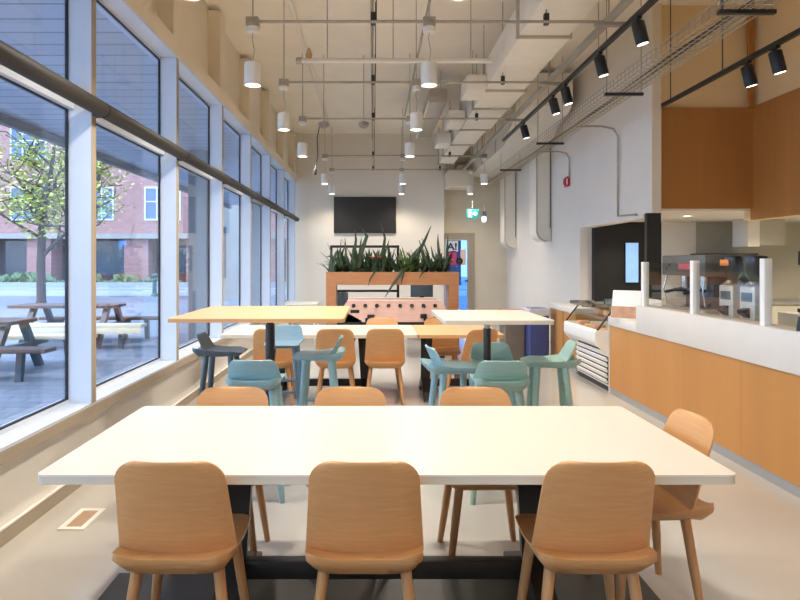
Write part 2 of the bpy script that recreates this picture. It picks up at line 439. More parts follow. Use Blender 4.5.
def shell_chair(name, label, cat, loc, rz, group, mseat, mleg, SH, BH, WS, WB0, WB1, D, legr, leg_in, leg_out, stool=False):
    """origin on the floor under the seat centre, facing +Y. SH seat height, BH back top height"""
    t = thing(name, label, cat, loc, rz, group)
    yr, yf = -D / 2, D / 2
    # backrest: rounded trapezoid, gently curved, leaning back
    r = 0.074 if not stool else 0.038
    z0 = SH - 0.004
    Hh = BH - z0
    lean = math.tan(math.radians(15 if not stool else 20))
    def hw(z):
        f = (z - z0) / Hh
        w = WB0 + (WB1 - WB0) * f
        if z > BH - r:
            w -= r - math.sqrt(max(0, r * r - (z - BH + r) ** 2))
        return w
    def zmap(v):
        # more rows near the rounded top
        return z0 + Hh * (1 - (1 - v) ** 1.6) if v < 1 else BH
    yb = yr + 0.058
    def ypos(u, z):
        f = (z - z0) / Hh
        return yb - lean * (z - z0) * (0.55 + 0.45 * f) + 0.026 * u * u * (1 - 0.35 * f) + 0.02 * (1 - f) ** 3
    th = 0.009
    def fa(u, v):
        z = zmap(v); e = th * (1 - 0.55 * max(abs(u), 2 * v - 1) ** 8)
        return Vector((u * hw(z), ypos(u, z) + e, z))
    def fb(u, v):
        z = zmap(v); e = th * (1 - 0.55 * max(abs(u), 2 * v - 1) ** 8)
        return Vector((u * hw(z), ypos(u, z) - e, z))
    MB().sheet(fa, fb, 18, 16).build('backrest', mseat, t, 50)
    # seat plate: wide lip behind the backrest, upturned ears, rounded belly, thin front
    def shw(v):
        w = WS * (0.955 + 0.045 * math.sin(PI * min(1, v * 1.15)))
        rc = 0.06
        y = v * D
        if y > D - rc:
            w -= 0.75 * (rc - math.sqrt(max(0, rc * rc - (y - D + rc) ** 2)))
        if y < 0.035:
            w -= (0.035 - math.sqrt(max(0, 0.035 ** 2 - (0.035 - y) ** 2))) * 0.9
        return w
    def sy(v): return yr + v * D
    def top(u, v):
        ear = 0.022 * abs(u) ** 4 * (1 - smooth(0.0, 0.6, v))
        dish = -0.010 * (1 - u * u) * smooth(0.12, 0.5, v) * (1 - smooth(0.75, 1, v))
        front = -0.014 * smooth(0.8, 1, v)
        return Vector((u * shw(v), sy(v) - 0.012 * u * u * (1 - v), SH + ear + dish + front + 0.006 * (1 - smooth(0, 0.2, v))))
    tb = 0.058 if not stool else 0.05
    def bot(u, v):
        p = top(u, v)
        k = max(abs(u), abs(2 * v - 1))
        thick = 0.010 + tb * (1 - k ** 8) * (1 - 0.45 * v)
        q = 1 - 0.06 * (1 - k ** 8)
        if v < 0.12: thick = 0.010 + tb * (0.15 + 0.85 * smooth(0, 0.1, v)) * (1 - abs(u) ** 9)
        return Vector((p.x * q, p.y, min(p.z, SH + 0.008) - thick))
    MB().sheet(top, bot, 20, 20).build('seat', mseat, t, 60)
    zt = SH - 0.025
    for sx in (-1, 1):
        for sy_, ya, yo in ((-1, yr + 0.10, yr + 0.10 - leg_out * 0.9), (1, yf - 0.10, yf - 0.10 + leg_out * 0.7)):
            MB().tube([(sx * leg_in, ya, zt), (sx * (leg_in + leg_out * 0.5), (ya + yo) / 2, zt * 0.5), (sx * (leg_in + leg_out), yo, 0)], [legr, legr * 0.95, legr * 0.72], 14).build('leg', mleg, t, 40)
    if stool:
        zf = 0.30
        k = 1 - zf / zt
        lx = leg_in + leg_out * k
        ya = yf - 0.10 + leg_out * 0.7 * k
        yb_ = yr + 0.10 - leg_out * 0.9 * k
        MB().tube([(-lx, ya, zf), (lx, ya, zf)], 0.013, 10).build('footrest', mleg, t)
        MB().tube([(-lx, yb_, zf + 0.06), (lx, yb_, zf + 0.06)], 0.013, 10).build('stretcher', mleg, t)
        for sx in (-1, 1):
            MB().tube([(sx * lx, yb_, zf + 0.03), (sx * lx, ya, zf + 0.03)], 0.013, 10).build('stretcher', mleg, t)
    return t

G1 = 'oak shell chairs at the front white table'
G3 = 'oak shell chairs at the far long table'
def oak(label, loc, rz, group):
    return dup(chair0, loc, rz, label, group)
chair0 = shell_chair('dining_chair', 'oak shell chair at the near edge of the front white table, closest to the windows', 'chair',
                     (-0.705, 2.45, 0), 0.0, G1, M['oak'], M['oak_leg'], 0.45, 0.806, 0.214, 0.214, 0.188, 0.46, 0.021, 0.142, 0.055)
oak('oak shell chair centred at the near edge of the front white table', (-0.03, 2.45, 0), 0.0, G1)
oak('oak shell chair at the near edge of the front white table, closest to the counter', (0.787, 2.45, 0), 0.0, G1)
oak('oak shell chair at the counter end of the front white table, seen from its side', (1.19, 2.86, 0), PI / 2 + 0.02, G1)
oak('oak shell chair tucked under the far edge of the front white table, nearest the windows', (-0.76, 3.24, 0), PI, G1)
oak('oak shell chair in the middle behind the far edge of the front white table', (-0.122, 3.24, 0), PI, G1)
oak('oak shell chair tucked under the far edge of the front white table, nearest the counter', (0.56, 3.24, 0), PI + 0.03, G1)
oak('oak shell chair at the far long table, partly hidden behind the blue stool and pedestal', (-1.04, 6.82, 0), 0.0, G3)
oak('oak shell chair at the far long table, partly hidden behind the sideways teal stool', (-0.39, 6.82, 0), 0.0, G3)
oak('oak shell chair at the far long table, its whole back in view at the middle', (0.125, 6.82, 0), 0.0, G3)
oak('oak shell chair turned at an angle behind the mint stools and slim black pedestal', (1.02, 6.75, 0), 0.45, G3)
oak('oak shell chair beyond the far white table, just before the football table', (0.11, 7.62, 0), PI, G3)
oak('oak shell chair facing us across the oak end of the far table', (0.82, 7.62, 0), PI, G3)

# bar stools
GS = 'coloured wooden bar stools at the two high tables'
stool0 = shell_chair('bar_stool', 'teal wooden bar stool with its back to us, behind the front table near the windows', 'stool',
                     (-0.745, 4.13, 0), 0.0, GS, M['teal'], M['teal'], 0.75, 0.885, 0.170, 0.174, 0.142, 0.40, 0.025, 0.108, 0.075, True)
dup(stool0, (-1.29, 5.45, 0), -PI / 2, 'dark slate blue bar stool seen from the side, right against the window wall', GS, mats=M['slate'])
dup(stool0, (-0.83, 5.97, 0), PI, 'dusty blue bar stool facing us behind the pedestal of the oak high table', GS, mats=M['blue_teal'])
dup(stool0, (-0.44, 5.22, 0), PI / 2, 'teal bar stool seen sideways at the counter side of the oak high table', GS)
dup(stool0, (0.58, 4.62, 0), -PI / 2 + 0.15, 'grey teal bar stool seen sideways at the window side of the white high table', GS, mats=M['teal'])
dup(stool0, (0.80, 4.10, 0), -0.03, 'mint green bar stool with its back to us, in front of the slim pedestal', GS, mats=M['mint'])
dup(stool0, (0.945, 4.99, 0), PI, 'mint green bar stool facing us behind the slim black pedestal', GS, scale=(1, 1, 0.95), mats=M['mint'])
dup(stool0, (1.34, 4.88, 0), PI / 2 - 0.1, 'mint green bar stool alone at the counter side of the white high table', GS, mats=M['mint'])

# ------------------------------------------------------------------ tables
def rounded_rect(x0, x1, y0, y1, r, n=6):
    pts = []
    for cx, cy, a0 in ((x1 - r, y1 - r, 0), (x0 + r, y1 - r, PI / 2), (x0 + r, y0 + r, PI), (x1 - r, y0 + r, 1.5 * PI)):
        for k in range(n + 1):
            a = a0 + PI / 2 * k / n
            pts.append((cx + r * math.cos(a), cy + r * math.sin(a)))
    return pts
def tabletop(t, w, d, z0, z1, mtop, medge, r=0.03):
    o = MB().prism(rounded_rect(-w / 2, w / 2, -d / 2, d / 2, r), 'z', z1 - 0.006, z1).build('tabletop', mtop, t)
    MB().prism(rounded_rect(-w / 2 + 0.001, w / 2 - 0.001, -d / 2 + 0.001, d / 2 - 0.001, r), 'z', z0, z1 - 0.006).build('edge_band', medge, t)
def trestle_table(name, label, loc, rz, w, d, h, legx, mtop, medge, group=None):
    t = thing(name, label, 'table', loc, rz, group)
    tabletop(t, w, d, h - 0.035, h, mtop, medge)
    for s in (-1, 1):
        m = MB()
        x = s * legx
        m.prism([(x - 0.065, 0.69), (x + 0.065, 0.69), (x + 0.048 + s * 0.02, 0.10), (x - 0.048 + s * 0.02, 0.10)], 'y', -0.02, 0.02)
        m.box(x - 0.07, x + 0.07, -d * 0.36, d * 0.36, h - 0.047, h - 0.035)
        m.prism([(-0.06, 0.69), (0.06, 0.69), (0.02, 0.55), (-0.02, 0.55)], 'x', x - 0.012, x + 0.012)
        lg = m.build('leg', M['black_steel'], t)
        for q in (-1, 1):
            f = MB()
            xa = x + s * 0.02
            f.prism([(0.0, 0.10), (0.0, 0.185), (q * 0.06, 0.185), (q * d * 0.38, 0.022), (q * d * 0.40, 0.0), (q * d * 0.30, 0.0), (q * 0.05, 0.10)], 'x', xa - 0.045, xa + 0.045)
            f.build('foot', M['black_steel'], lg)
    MB().box(-legx + 0.0, legx - 0.0, -0.03, 0.03, 0.10, 0.178, bevel=0.004).build('stretcher_beam', M['black_steel'], t)
    return t
trestle_table('dining_table', 'long white rectangular table with black steel legs closest to the camera', (0.05, 2.831, 0), 0.0, 2.515, 1.094, 0.73, 0.64, M['laminate'], M['table_edge'])
trestle_table('dining_table', 'long white table further back, between the oak chairs and the football table', (-0.565, 7.2, 0), 0, 2.07, 1.06, 0.73, 0.46, M['laminate'], M['table_edge'])
trestle_table('dining_table', 'pale oak topped low table butted against the end of the far white table', (0.925, 7.2, 0), 0, 0.90, 1.06, 0.73, 0.32, M['light_wood'], M['oak'])

def pedestal_table(label, loc, w, d, h, mtop, medge, pole_r, taper=True):
    t = thing('high_table', label, 'table', loc, 0.0, 'high pedestal tables')
    tabletop(t, w, d, h - 0.028, h, mtop, medge, 0.02)
    MB().lathe([(0.30, 0), (0.30, 0.012), (0.05, 0.03), (0.05, 0.035)], seg=36).build('base', M['black_steel'], t)
    MB().tube([(0, 0, 0.02), (0, 0, h - 0.10)], pole_r, 24).build('pole', M['black_steel'], t)
    m = MB().lathe([(pole_r * 0.8, h - 0.10), (pole_r * 0.9, h - 0.05), (0.06, h - 0.04), (0.06, h - 0.028)], seg=24)
    for a in range(4):
        an = a * PI / 2 + PI / 4
        c, s = math.cos(an), math.sin(an)
        L = min(w, d) * 0.42
        m.tube([(c * 0.03, s * 0.03, h - 0.055), (c * L, s * L, h - 0.038)], [0.014, 0.009], 8)
    m.build('bracket', M['steel'] if not taper else M['black_steel'], t)
    return t
pedestal_table('oak topped high pedestal table by the windows with stools around it', (-0.81, 5.04, 0), 1.22, 1.27, 1.10, M['light_wood'], M['oak'], 0.037)
pedestal_table('white topped high table on a slim black pedestal among mint stools', (0.845, 4.74, 0), 0.74, 0.94, 1.10, M['laminate'], M['table_edge'], 0.028, False)

# small white table near the end of the window wall
t = thing('side_table', 'small white table far back beside the window wall', 'table', (-1.28, 11.7, 0))
MB().box(-0.28, 0.28, -0.35, 0.35, 0.72, 0.75, bevel=0.008).build('tabletop', M['white_paint'], t)
for sx in (-1, 1):
    for sy in (-1, 1):
        MB().tube([(sx * 0.22, sy * 0.28, 0.72), (sx * 0.25, sy * 0.32, 0)], 0.015, 8).build('leg', M['white_paint'], t)

# ------------------------------------------------------------------ football table
t = thing('foosball_table', 'pink sided table football game behind the far table', 'game table', (0.33, 10.28, 0))
W, Dp, zb, zt = 0.80, 0.38, 0.56, 0.885
m = MB()
m.prism([(-W, zb + 0.03), (-W + 0.03, zb), (W - 0.03, zb), (W, zb + 0.03), (W, zt - 0.1), (W - 0.08, zt), (-W + 0.08, zt), (-W, zt - 0.1)], 'y', -Dp, -Dp + 0.03)
m.prism([(-W, zb + 0.16), (-W + 0.10, zb), (W - 0.10, zb), (W, zb + 0.16), (W, zt - 0.1), (W - 0.08, zt), (-W + 0.08, zt), (-W, zt - 0.1)], 'y', Dp - 0.03, Dp)
m.box(-W + 0.06, -W + 0.09, -Dp + 0.03, Dp - 0.03, zb + 0.1, zt - 0.03).box(W - 0.09, W - 0.06, -Dp + 0.03, Dp - 0.03, zb + 0.1, zt - 0.03)
body = m.build('cabinet', M['pink'], t)
MB().box(-W + 0.09, W - 0.09, -Dp + 0.03, Dp - 0.03, zb + 0.1, zb + 0.135).build('playfield', M['leaf_light'], t)
for s in (-1, 1):
    MB().box(-W + 0.07, W - 0.07, s * (Dp - 0.015) - 0.02, s * (Dp - 0.015) + 0.02, zt, zt + 0.015, bevel=0.004).build('rail', M['pale_pink'], t)
MB().box(-W + 0.12, -W + 0.26, -Dp - 0.006, -Dp + 0.01, 0.70, 0.75, bevel=0.006).build('ball_return', M['black'], t)
for k in range(8):
    x = -0.63 + 0.18 * k
    rod = MB().tube([(x, -Dp - (0.16 if k % 2 == 0 else 0.05), 0.815), (x, Dp + 0.12, 0.815)], 0.008, 8).build('rod', M['chrome'], t)
    m = MB().tube([(x, -Dp - 0.018, 0.815), (x, -Dp + 0.01, 0.815)], 0.030, 14)
    m.build('bushing', M['black'], rod)
    if k % 2 == 0:
        MB().tube([(x, -Dp - 0.27, 0.815), (x, -Dp - 0.25, 0.815), (x, -Dp - 0.16, 0.815)], [0.014, 0.018, 0.014], 12).build('handle', M['black'], rod)
    m = MB()
    for q in range(3):
        yq = -0.2 + 0.2 * q
        m.box(x - 0.012, x + 0.012, yq - 0.015, yq + 0.015, 0.70, 0.84, bevel=0.006)
    m.build('player', M['red'] if k % 2 else M['bin_blue'], rod)
for sx in (-1, 1):
    for sy in (-1, 1):
        m = MB().prism([(sx * (W - 0.02), zb + 0.17), (sx * (W - 0.30), zb + 0.02), (sx * (W - 0.26), zb - 0.04), (sx * (W - 0.12), 0.0), (sx * (W - 0.02), 0.0), (sx * (W - 0.04), zb - 0.02)], 'y', sy * (Dp - 0.05) - 0.05, sy * (Dp - 0.05) + 0.05 if sy > 0 else sy * (Dp - 0.05) + 0.05)
        m.build('leg', M['black'], t)
MB().box(-W + 0.25, W - 0.25, -Dp + 0.05, Dp - 0.05, 0.48, 0.56).build('undershelf', M['black'], t)
m = MB().box(0.40, 0.50, -Dp - 0.05, -Dp, 0.62, 0.69, bevel=0.01).box(0.45, 0.53, -Dp - 0.04, -Dp, 0.58, 0.63, bevel=0.01)
m.build('score_counter', M['black'], t)
MB().box(-0.42, -0.31, -Dp - 0.05, -Dp, 0.62, 0.68, bevel=0.01).box(-0.45, -0.38, -Dp - 0.04, -Dp, 0.56, 0.63, bevel=0.01).build('score_counter', M['black'], t)
MB().box(-W + 0.3, W - 0.02, -Dp - 0.012, -Dp + 0.02, 0.50, 0.56).build('lower_edge', M['black'], t)

# ------------------------------------------------------------------ planter divider, plants
t = thing('planter_divider', 'oak portal shaped divider with plants growing along its top', 'planter', (0.335, 11.22, 0))
xl, xr = -1.143, 1.143
MB().box(xl, xr, -0.22, -0.19, 1.095, 1.318).box(xl, xr, 0.19, 0.22, 1.095, 1.318).box(xl, xl + 0.03, -0.19, 0.19, 1.095, 1.318).box(xr - 0.03, xr, -0.19, 0.19, 1.095, 1.318).box(xl, xr, -0.19, 0.19, 1.095, 1.12).build('trough', M['oak_portal'], t)
for s in (-1, 1):
    x = s * (xr - 0.085)
    MB().box(x - 0.085, x + 0.085, -0.22, 0.22, 0, 1.095).build('post', M['oak_portal'], t)
MB().box(xl + 0.03, xr - 0.03, -0.19, 0.19, 1.12, 1.29).build('soil', M['soil'], t)
t = thing('metal_frame', 'black square tube frame standing behind the planter divider', 'frame', (-0.15, 11.52, 0))
for s in (-1, 1):
    MB().box(s * 0.6 - 0.022, s * 0.6 + 0.022, -0.022, 0.022, 0, 1.79).build('post', M['black'], t)
MB().box(-0.578, 0.578, -0.022, 0.022, 1.745, 1.79).build('top_rail', M['black'], t)
MB().box(-0.578, 0.578, -0.022, 0.022, 0.95, 0.99).build('lower_rail', M['black'], t)

def blade(m, base, az, tilt, L, w, bend):
    d = Vector((math.cos(az) * math.sin(tilt), math.sin(az) * math.sin(tilt), math.cos(tilt)))
    side = Vector((-math.sin(az), math.cos(az), 0))
    n = 7
    p = Vector(base)
    rows = []
    for i in range(n + 1):
        f = i / n
        ww = w * (0.55 + 0.75 * math.sin(PI * min(1, f * 0.9 + 0.1)) * (1 - f) ** 0.45) * (1 if f < 1 else 0.05)
        nrm = side.cross(d).normalized()
        rows.append([m.bm.verts.new(p - side * ww * 0.5), m.bm.verts.new(p - nrm * ww * 0.18), m.bm.verts.new(p + side * ww * 0.5), m.bm.verts.new(p + nrm * 0.004 - nrm * ww * 0.12)])
        p = p + d * (L / n)
        d = (d + Vector((math.cos(az), math.sin(az), -0.5)) * bend / n).normalized()
    for a, b in zip(rows, rows[1:]):
        for k in range(4):
            m.bm.faces.new((a[k], a[(k + 1) % 4], b[(k + 1) % 4], b[k]))
    m.bm.faces.new(rows[0][::-1]); m.bm.faces.new(rows[-1])
np_ = 17
for i in range(np_):
    x = -0.70 + 1.98 * i / (np_ - 1) + random.uniform(-0.03, 0.03)
    y = 11.22 + random.choice((-0.09, 0.0, 0.09))
    m = MB()
    tall = random.random()
    nb = 10
    for b in range(nb):
        az = random.uniform(0, 2 * PI)
        blade(m, (random.uniform(-0.05, 0.05), random.uniform(-0.05, 0.05), 0), az, random.choice((0.1, 0.25, 0.45)) * random.uniform(0.5, 1.2), random.uniform(0.24, 0.46 + 0.3 * tall * random.random()), random.uniform(0.04, 0.068), random.uniform(0.05, 0.6))
    for b in range(9):
        az = random.uniform(0, 2 * PI)
        blade(m, (random.uniform(-0.05, 0.05), random.uniform(-0.05, 0.05), 0), az, random.uniform(0.3, 0.9), random.uniform(0.2, 0.38), random.uniform(0.03, 0.06), random.uniform(0.3, 1.0))
    o = m.build('snake_plant', M['leaf_light'] if i in (10, 11) else M['leaf'], None, loc=(x, y, 1.29))
    tag(o, 'dark green plant with upright sword leaves in the oak planter trough', 'plant', 'plants along the divider')
    if i in (10, 11): o['label'] = 'lighter green spiky plant toward the middle of the oak planter trough' if i == 10 else 'lighter green spiky plant in the planter, just door side of the middle'
m = MB()
def leaf_path(pts, w):
    P = [Vector((PX(px, d), d, PZ(py, d))) for px, py, d in pts]
    n = len(P)
    rows = []
    for i, p in enumerate(P):
        t_ = (P[min(i + 1, n - 1)] - P[max(i - 1, 0)]).normalized()
        sd = t_.cross(Vector((0, -1, 0))).normalized() * w * (1 - 0.85 * (i / (n - 1)) ** 2) * 0.5
        rows.append([m.bm.verts.new(p - sd), m.bm.verts.new(p + Vector((0, -0.008, 0))), m.bm.verts.new(p + sd), m.bm.verts.new(p + Vector((0, 0.004, 0)))])
    for a_, b_ in zip(rows, rows[1:]):
        for k in range(4):
            m.bm.faces.new((a_[k], a_[(k + 1) % 4], b_[(k + 1) % 4], b_[k]))
    m.bm.faces.new(rows[0][::-1]); m.bm.faces.new(rows[-1])
leaf_path(((410, 266, 11.1), (402, 271, 10.95), (396, 280, 10.9), (390, 289, 10.9), (385, 297, 10.92)), 0.06)
leaf_path(((404, 266, 11.1), (403, 273, 10.95), (402, 278, 10.93), (401, 284, 10.95)), 0.045)
leaf_path(((376, 268, 11.1), (374, 273, 10.95), (370, 279, 10.93), (368, 286, 10.95)), 0.035)
leaf_path(((426, 267, 11.1), (423, 272, 10.95), (419, 278, 10.94)), 0.05)
o = center_origin(m.build('trailing_plant', M['leaf'], None))
tag(o, 'few dark leaves drooping over the front of the oak planter trough', 'plant')
m = MB()
for pts, wd in ((((412, 268, 11.15), (418, 254, 11.12), (425, 240, 11.1), (431, 226, 11.1)), 0.075), (((404, 268, 11.1), (413, 255, 11.05), (420, 246, 11.05)), 0.06),
                (((439, 268, 11.2), (439, 255, 11.18), (438, 243, 11.18), (438, 234, 11.18)), 0.06), (((446, 268, 11.15), (447, 255, 11.12), (447.5, 245, 11.1), (448, 235, 11.1)), 0.05),
                (((436, 268, 11.1), (440, 258, 11.05), (446, 260, 11.0), (452, 263, 11.0)), 0.06), (((430, 268, 11.1), (424, 255, 11.05), (419, 240, 11.05)), 0.06),
                (((425, 268, 11.15), (428, 254, 11.1), (422, 238, 11.1)), 0.055), (((441, 268, 11.1), (433, 256, 11.05), (431, 246, 11.05)), 0.06)):
    leaf_path(pts, wd)
o = center_origin(m.build('tall_plant', M['leaf'], None))
tag(o, 'tallest plant with long dark crossing blades at the door end of the oak planter', 'plant')
m = MB()
for pts, wd in ((((352, 268, 11.15), (354, 255, 11.12), (356, 240, 11.1), (355, 230, 11.1)), 0.07), (((358, 268, 11.1), (362, 250, 11.05), (367, 236, 11.05), (362, 229, 11.05)), 0.09),
                (((380, 268, 11.2), (383, 252, 11.18), (385, 238, 11.18), (381, 223, 11.18)), 0.07), (((340, 268, 11.15), (336, 258, 11.12), (330, 256, 11.1), (326, 257, 11.1)), 0.05),
                (((343, 268, 11.1), (340, 258, 11.05), (341, 240, 11.05)), 0.05), (((350, 268, 11.1), (346, 255, 11.05), (345, 238, 11.05)), 0.055)):
    leaf_path(pts, wd)
o = center_origin(m.build('tall_plant', M['leaf'], None))
tag(o, 'tall plant with broad dark blades at the window half of the oak planter', 'plant')
for i, (px, py) in enumerate(((373, 254), (380, 256))):
    t = thing('flower', 'small salmon flower among the planter leaves, ' + ('nearer the windows' if i == 0 else 'nearer the door'), 'flower', (PX(px, 11.03), 11.03, 1.29), 0, 'flowers in the planter')
    m = MB()
    for k in range(6):
        blade(m, (0, 0, 0.26), k * PI / 3, 0.9, 0.08, 0.05, 0.5)
    m.build('petals', M['flower'], t)
    MB().tube([(0, 0, -0.002), (0, 0, 0.26)], 0.004, 6).build('stem', M['leaf'], t)
# things glimpsed through the portal
t = thing('book_box', 'dark striped bundle of folders seen through the divider portal', 'folders', (-0.60, 12.4, 0))
MB().box(-0.12, 0.12, -0.15, 0.15, 0, 0.60).build('stand', M['black'], t)
for k in range(6):
    MB().box(-0.115 + k * 0.04, -0.085 + k * 0.04, -0.12, 0.12, 0.60, 0.94 - 0.02 * (k % 3)).build('folder', M['slate'] if k % 2 else M['bin_grey'], t)
t = thing('monitor', 'grey computer monitor seen through the divider portal', 'monitor', (0.96, 12.6, 0))
MB().box(-0.3, 0.3, -0.2, 0.2, 0.0, 0.70).build('cabinet', M['white_paint'], t)
MB().box(-0.04, 0.04, -0.03, 0.03, 0.70, 0.82).build('stand', M['black'], t)
MB().box(-0.22, 0.22, -0.02, 0.02, 0.80, 1.06, bevel=0.006).build('panel', M['slate'], t)

# ------------------------------------------------------------------ screen, door, exit sign
t = thing('television', 'large dark flat television mounted high on the back wall', 'television', (-0.194, YT - 0.002, 2.19))
MB().box(-0.752, 0.752, -0.06, -0.0, 0, 0.874, bevel=0.006).build('casing', M['black'], t)
MB().box(-0.738, 0.738, -0.062, -0.055, 0.014, 0.86).build('screen', M['screen'], t)
# door
fr = MB().box(2.39, 2.55, YD - 0.03, YD + 0.12, 0, 2.215).box(1.72, 2.39, YD - 0.03, YD + 0.12, 2.065, 2.215).box(1.72, 1.80, YD - 0.03, YD + 0.12, 0, 2.065)
d = struct(fr.build('door_1', M['base']))
MB().box(1.80, 1.83, YD + 0.02, YD + 0.06, 0.0, 2.065).box(2.36, 2.39, YD + 0.02, YD + 0.06, 0.0, 2.065).box(1.83, 2.36, YD + 0.02, YD + 0.06, 0.0, 0.12).box(1.83, 2.36, YD + 0.02, YD + 0.06, 2.03, 2.065).build('door_leaf', M['mullion'], d)
MB().box(1.83, 2.36, YD + 0.035, YD + 0.045, 0.12, 2.03).build('door_pane', M['blue_glass'], d)
MB().box(2.30, 2.38, YD - 0.03, YD + 0.02, 1.0, 1.03, bevel=0.006).build('handle', M['black'], d)
def text_mesh(name, s, size, m, parent, loc, rot, extrude=0.001):
    cu = bpy.data.curves.new(name + '_curve', 'FONT')
    cu.body = s; cu.size = size; cu.extrude = extrude; cu.offset = size * 0.03; cu.align_x = 'CENTER'; cu.align_y = 'CENTER'
    ob = bpy.data.objects.new(name + '_tmp', cu)
    COL.objects.link(ob)
    dg = bpy.context.evaluated_depsgraph_get()
    me = bpy.data.meshes.new_from_object(ob.evaluated_get(dg))
    bpy.data.objects.remove(ob); bpy.data.curves.remove(cu)
    me.materials.clear(); me.materials.append(m)
    o = bpy.data.objects.new(name, me); COL.objects.link(o)
    o.parent = parent; o.location = loc; o.rotation_euler = rot
    return o
t = thing('door_poster', 'white poster with big A! lettering on the glass door', 'poster', (1.99, YD + 0.034, 1.75))
MB().box(-0.15, 0.15, -0.004, 0, 0, 0.27).build('sheet', M['poster_white'], t)
text_mesh('lettering', 'A!', 0.24, M['poster_ink'], t, (0.0, -0.006, 0.12), (PI / 2, 0, 0)).scale = (1.15, 1, 1)
MB().box(-0.05, 0.10, -0.006, -0.004, 0.0, 0.014).build('underline', M['poster_ink'], t)
t = thing('door_poster', 'magenta square poster with white arrow on the glass door', 'poster', (1.97, YD + 0.034, 1.42))
MB().box(-0.13, 0.13, -0.004, 0, 0, 0.31).build('sheet', M['poster_magenta'], t)
MB().box(-0.05, 0.06, -0.006, -0.004, 0.12, 0.14).build('arrow', M['poster_white'], t)
t = thing('door_sign', 'round black notice beside the magenta poster on the glass door', 'sign', (2.17, YD + 0.02, 1.43))
MB().lathe([(0.085, -0.002), (0.085, 0.002)], seg=32, mtx=Matrix.Translation((0, 0, 0.085)) @ Matrix.Rotation(PI / 2, 4, 'X')).build('disc', M['black'], t)
text_mesh('lettering', 'm', 0.08, M['bin_grey'], t, (0, -0.005, 0.09), (PI / 2, 0, 0))
t = thing('door_poster', 'pale pink sheet at the handle side of the glass door', 'poster', (2.27, YD + 0.034, 1.41))
MB().box(-0.07, 0.07, -0.004, 0, 0, 0.40).build('sheet', M['pale_pink'], t)
# exit sign
t = thing('exit_sign', 'green and white running figure exit sign hanging before the door', 'sign', (PX(472.5, 15.0), 15.0, PZ(218.5, 15.0)))
MB().box(-0.14, 0.14, -0.025, 0.025, 0, 0.22, bevel=0.006).build('housing', M['exit_green'], t)
m = MB().box(-0.085, -0.05, -0.03, -0.026, 0.05, 0.16).box(-0.10, -0.03, -0.03, -0.026, 0.11, 0.14).lathe([(0.022, -0.002), (0.022, 0.002)], seg=14, mtx=Matrix.Translation((-0.06, -0.028, 0.185)) @ Matrix.Rotation(PI / 2, 4, 'X'))
m.box(-0.105, -0.08, -0.03, -0.026, 0.03, 0.07).box(-0.05, -0.02, -0.03, -0.026, 0.03, 0.06)
m.build('running_figure', M['exit_white'], t)
MB().prism([(0.0, 0.09), (0.05, 0.09), (0.05, 0.05), (0.11, 0.11), (0.05, 0.17), (0.05, 0.13), (0.0, 0.13)], 'y', -0.03, -0.026).build('arrow', M['exit_white'], t)
MB().tube([(0, 0, 0.22), (0, 0, 0.42)], 0.012, 8).build('stem', M['galv'], t)
t = thing('emergency_light', 'small lit emergency lamp beside the green exit sign', 'lamp', (PX(484, 15.2), 15.2, PZ(222, 15.2)))
MB().box(-0.05, 0.05, -0.04, 0.04, 0.13, 0.26, bevel=0.01).build('housing', M['slate'], t)
MB().lathe([(0.03, 0), (0.055, 0.03), (0.05, 0.12), (0.03, 0.14)], seg=16).build('lamp_head', M['emerg_lamp'], t)
MB().tube([(0, 0, 0.26), (0, 0, 0.5)], 0.012, 8).build('stem', M['galv'], t)

# ------------------------------------------------------------------ waste bins
t = thing('waste_bin', 'tall taupe waste bin behind the white high table', 'bin', (2.12, 9.75, 0))
MB().prism(rounded_rect(-0.16, 0.16, -0.2, 0.2, 0.03), 'z', 0, 0.72).build('body', M['bin_grey'], t)
MB().prism(rounded_rect(-0.175, 0.175, -0.215, 0.215, 0.04), 'z', 0.72, 0.76).build('rim', M['red'], t)
t = thing('waste_bin', 'navy blue waste bin with pale plastic liner beside the oak cabinet', 'bin', (2.43, 9.55, 0))
MB().prism(rounded_rect(-0.15, 0.15, -0.2, 0.2, 0.03), 'z', 0, 0.80).build('body', M['bin_blue'], t)
m = MB()
R = rounded_rect(-0.165, 0.165, -0.215, 0.215, 0.04, 5)
rings = []
for k, (z, s) in enumerate(((0.70, 1.0), (0.74, 1.04), (0.80, 1.02), (0.815, 0.95), (0.76, 0.86))):
    rings.append([m.bm.verts.new(((x * s + random.uniform(-.006, .006)), y * s + random.uniform(-.006, .006), z + random.uniform(-.012, .012))) for x, y in R])
for a, b in zip(rings, rings[1:]):
    n = len(a)
    for k in range(n):
        m.bm.faces.new((a[k], a[(k + 1) % n], b[(k + 1) % n], b[k]))
m.bm.faces.new(rings[-1])
m.build('bin_liner', M['bin_bag'], t)

# ------------------------------------------------------------------ cafe counter
XC = 2.685
t = thing('service_counter', 'long oak fronted cafe counter with thick grey white top and steel kick plate', 'counter', (3.0, 4.0, 0))
cx, cy = 3.0, 4.0
def cb(m, x0, x1, y0, y1, z0, z1, bevel=0.0):
    return m.box(x0 - cx, x1 - cx, y0 - cy, y1 - cy, z0, z1, bevel=bevel)
for k in range(9):
    y0 = 7.25 - 0.86 * (k + 1); y1 = 7.25 - 0.86 * k
    if y0 < 0.2: y0 = 0.2
    MB().box(XC - cx, XC + 0.03 - cx, y0 + 0.0015 - cy, y1 - 0.0015 - cy, 0.073, 0.775).build('front_panel', M['oak_panel'], t)
    if y0 <= 0.2: break
m = MB(); cb(m, XC + 0.03, 3.33, 0.2, 7.25, 0.0, 0.775); m.build('carcass', M['solid_white'], t)
m = MB(); cb(m, XC + 0.005, XC + 0.03, 0.2, 7.25, 0.0, 0.07); m.build('kick_plate', M['kick'], t)
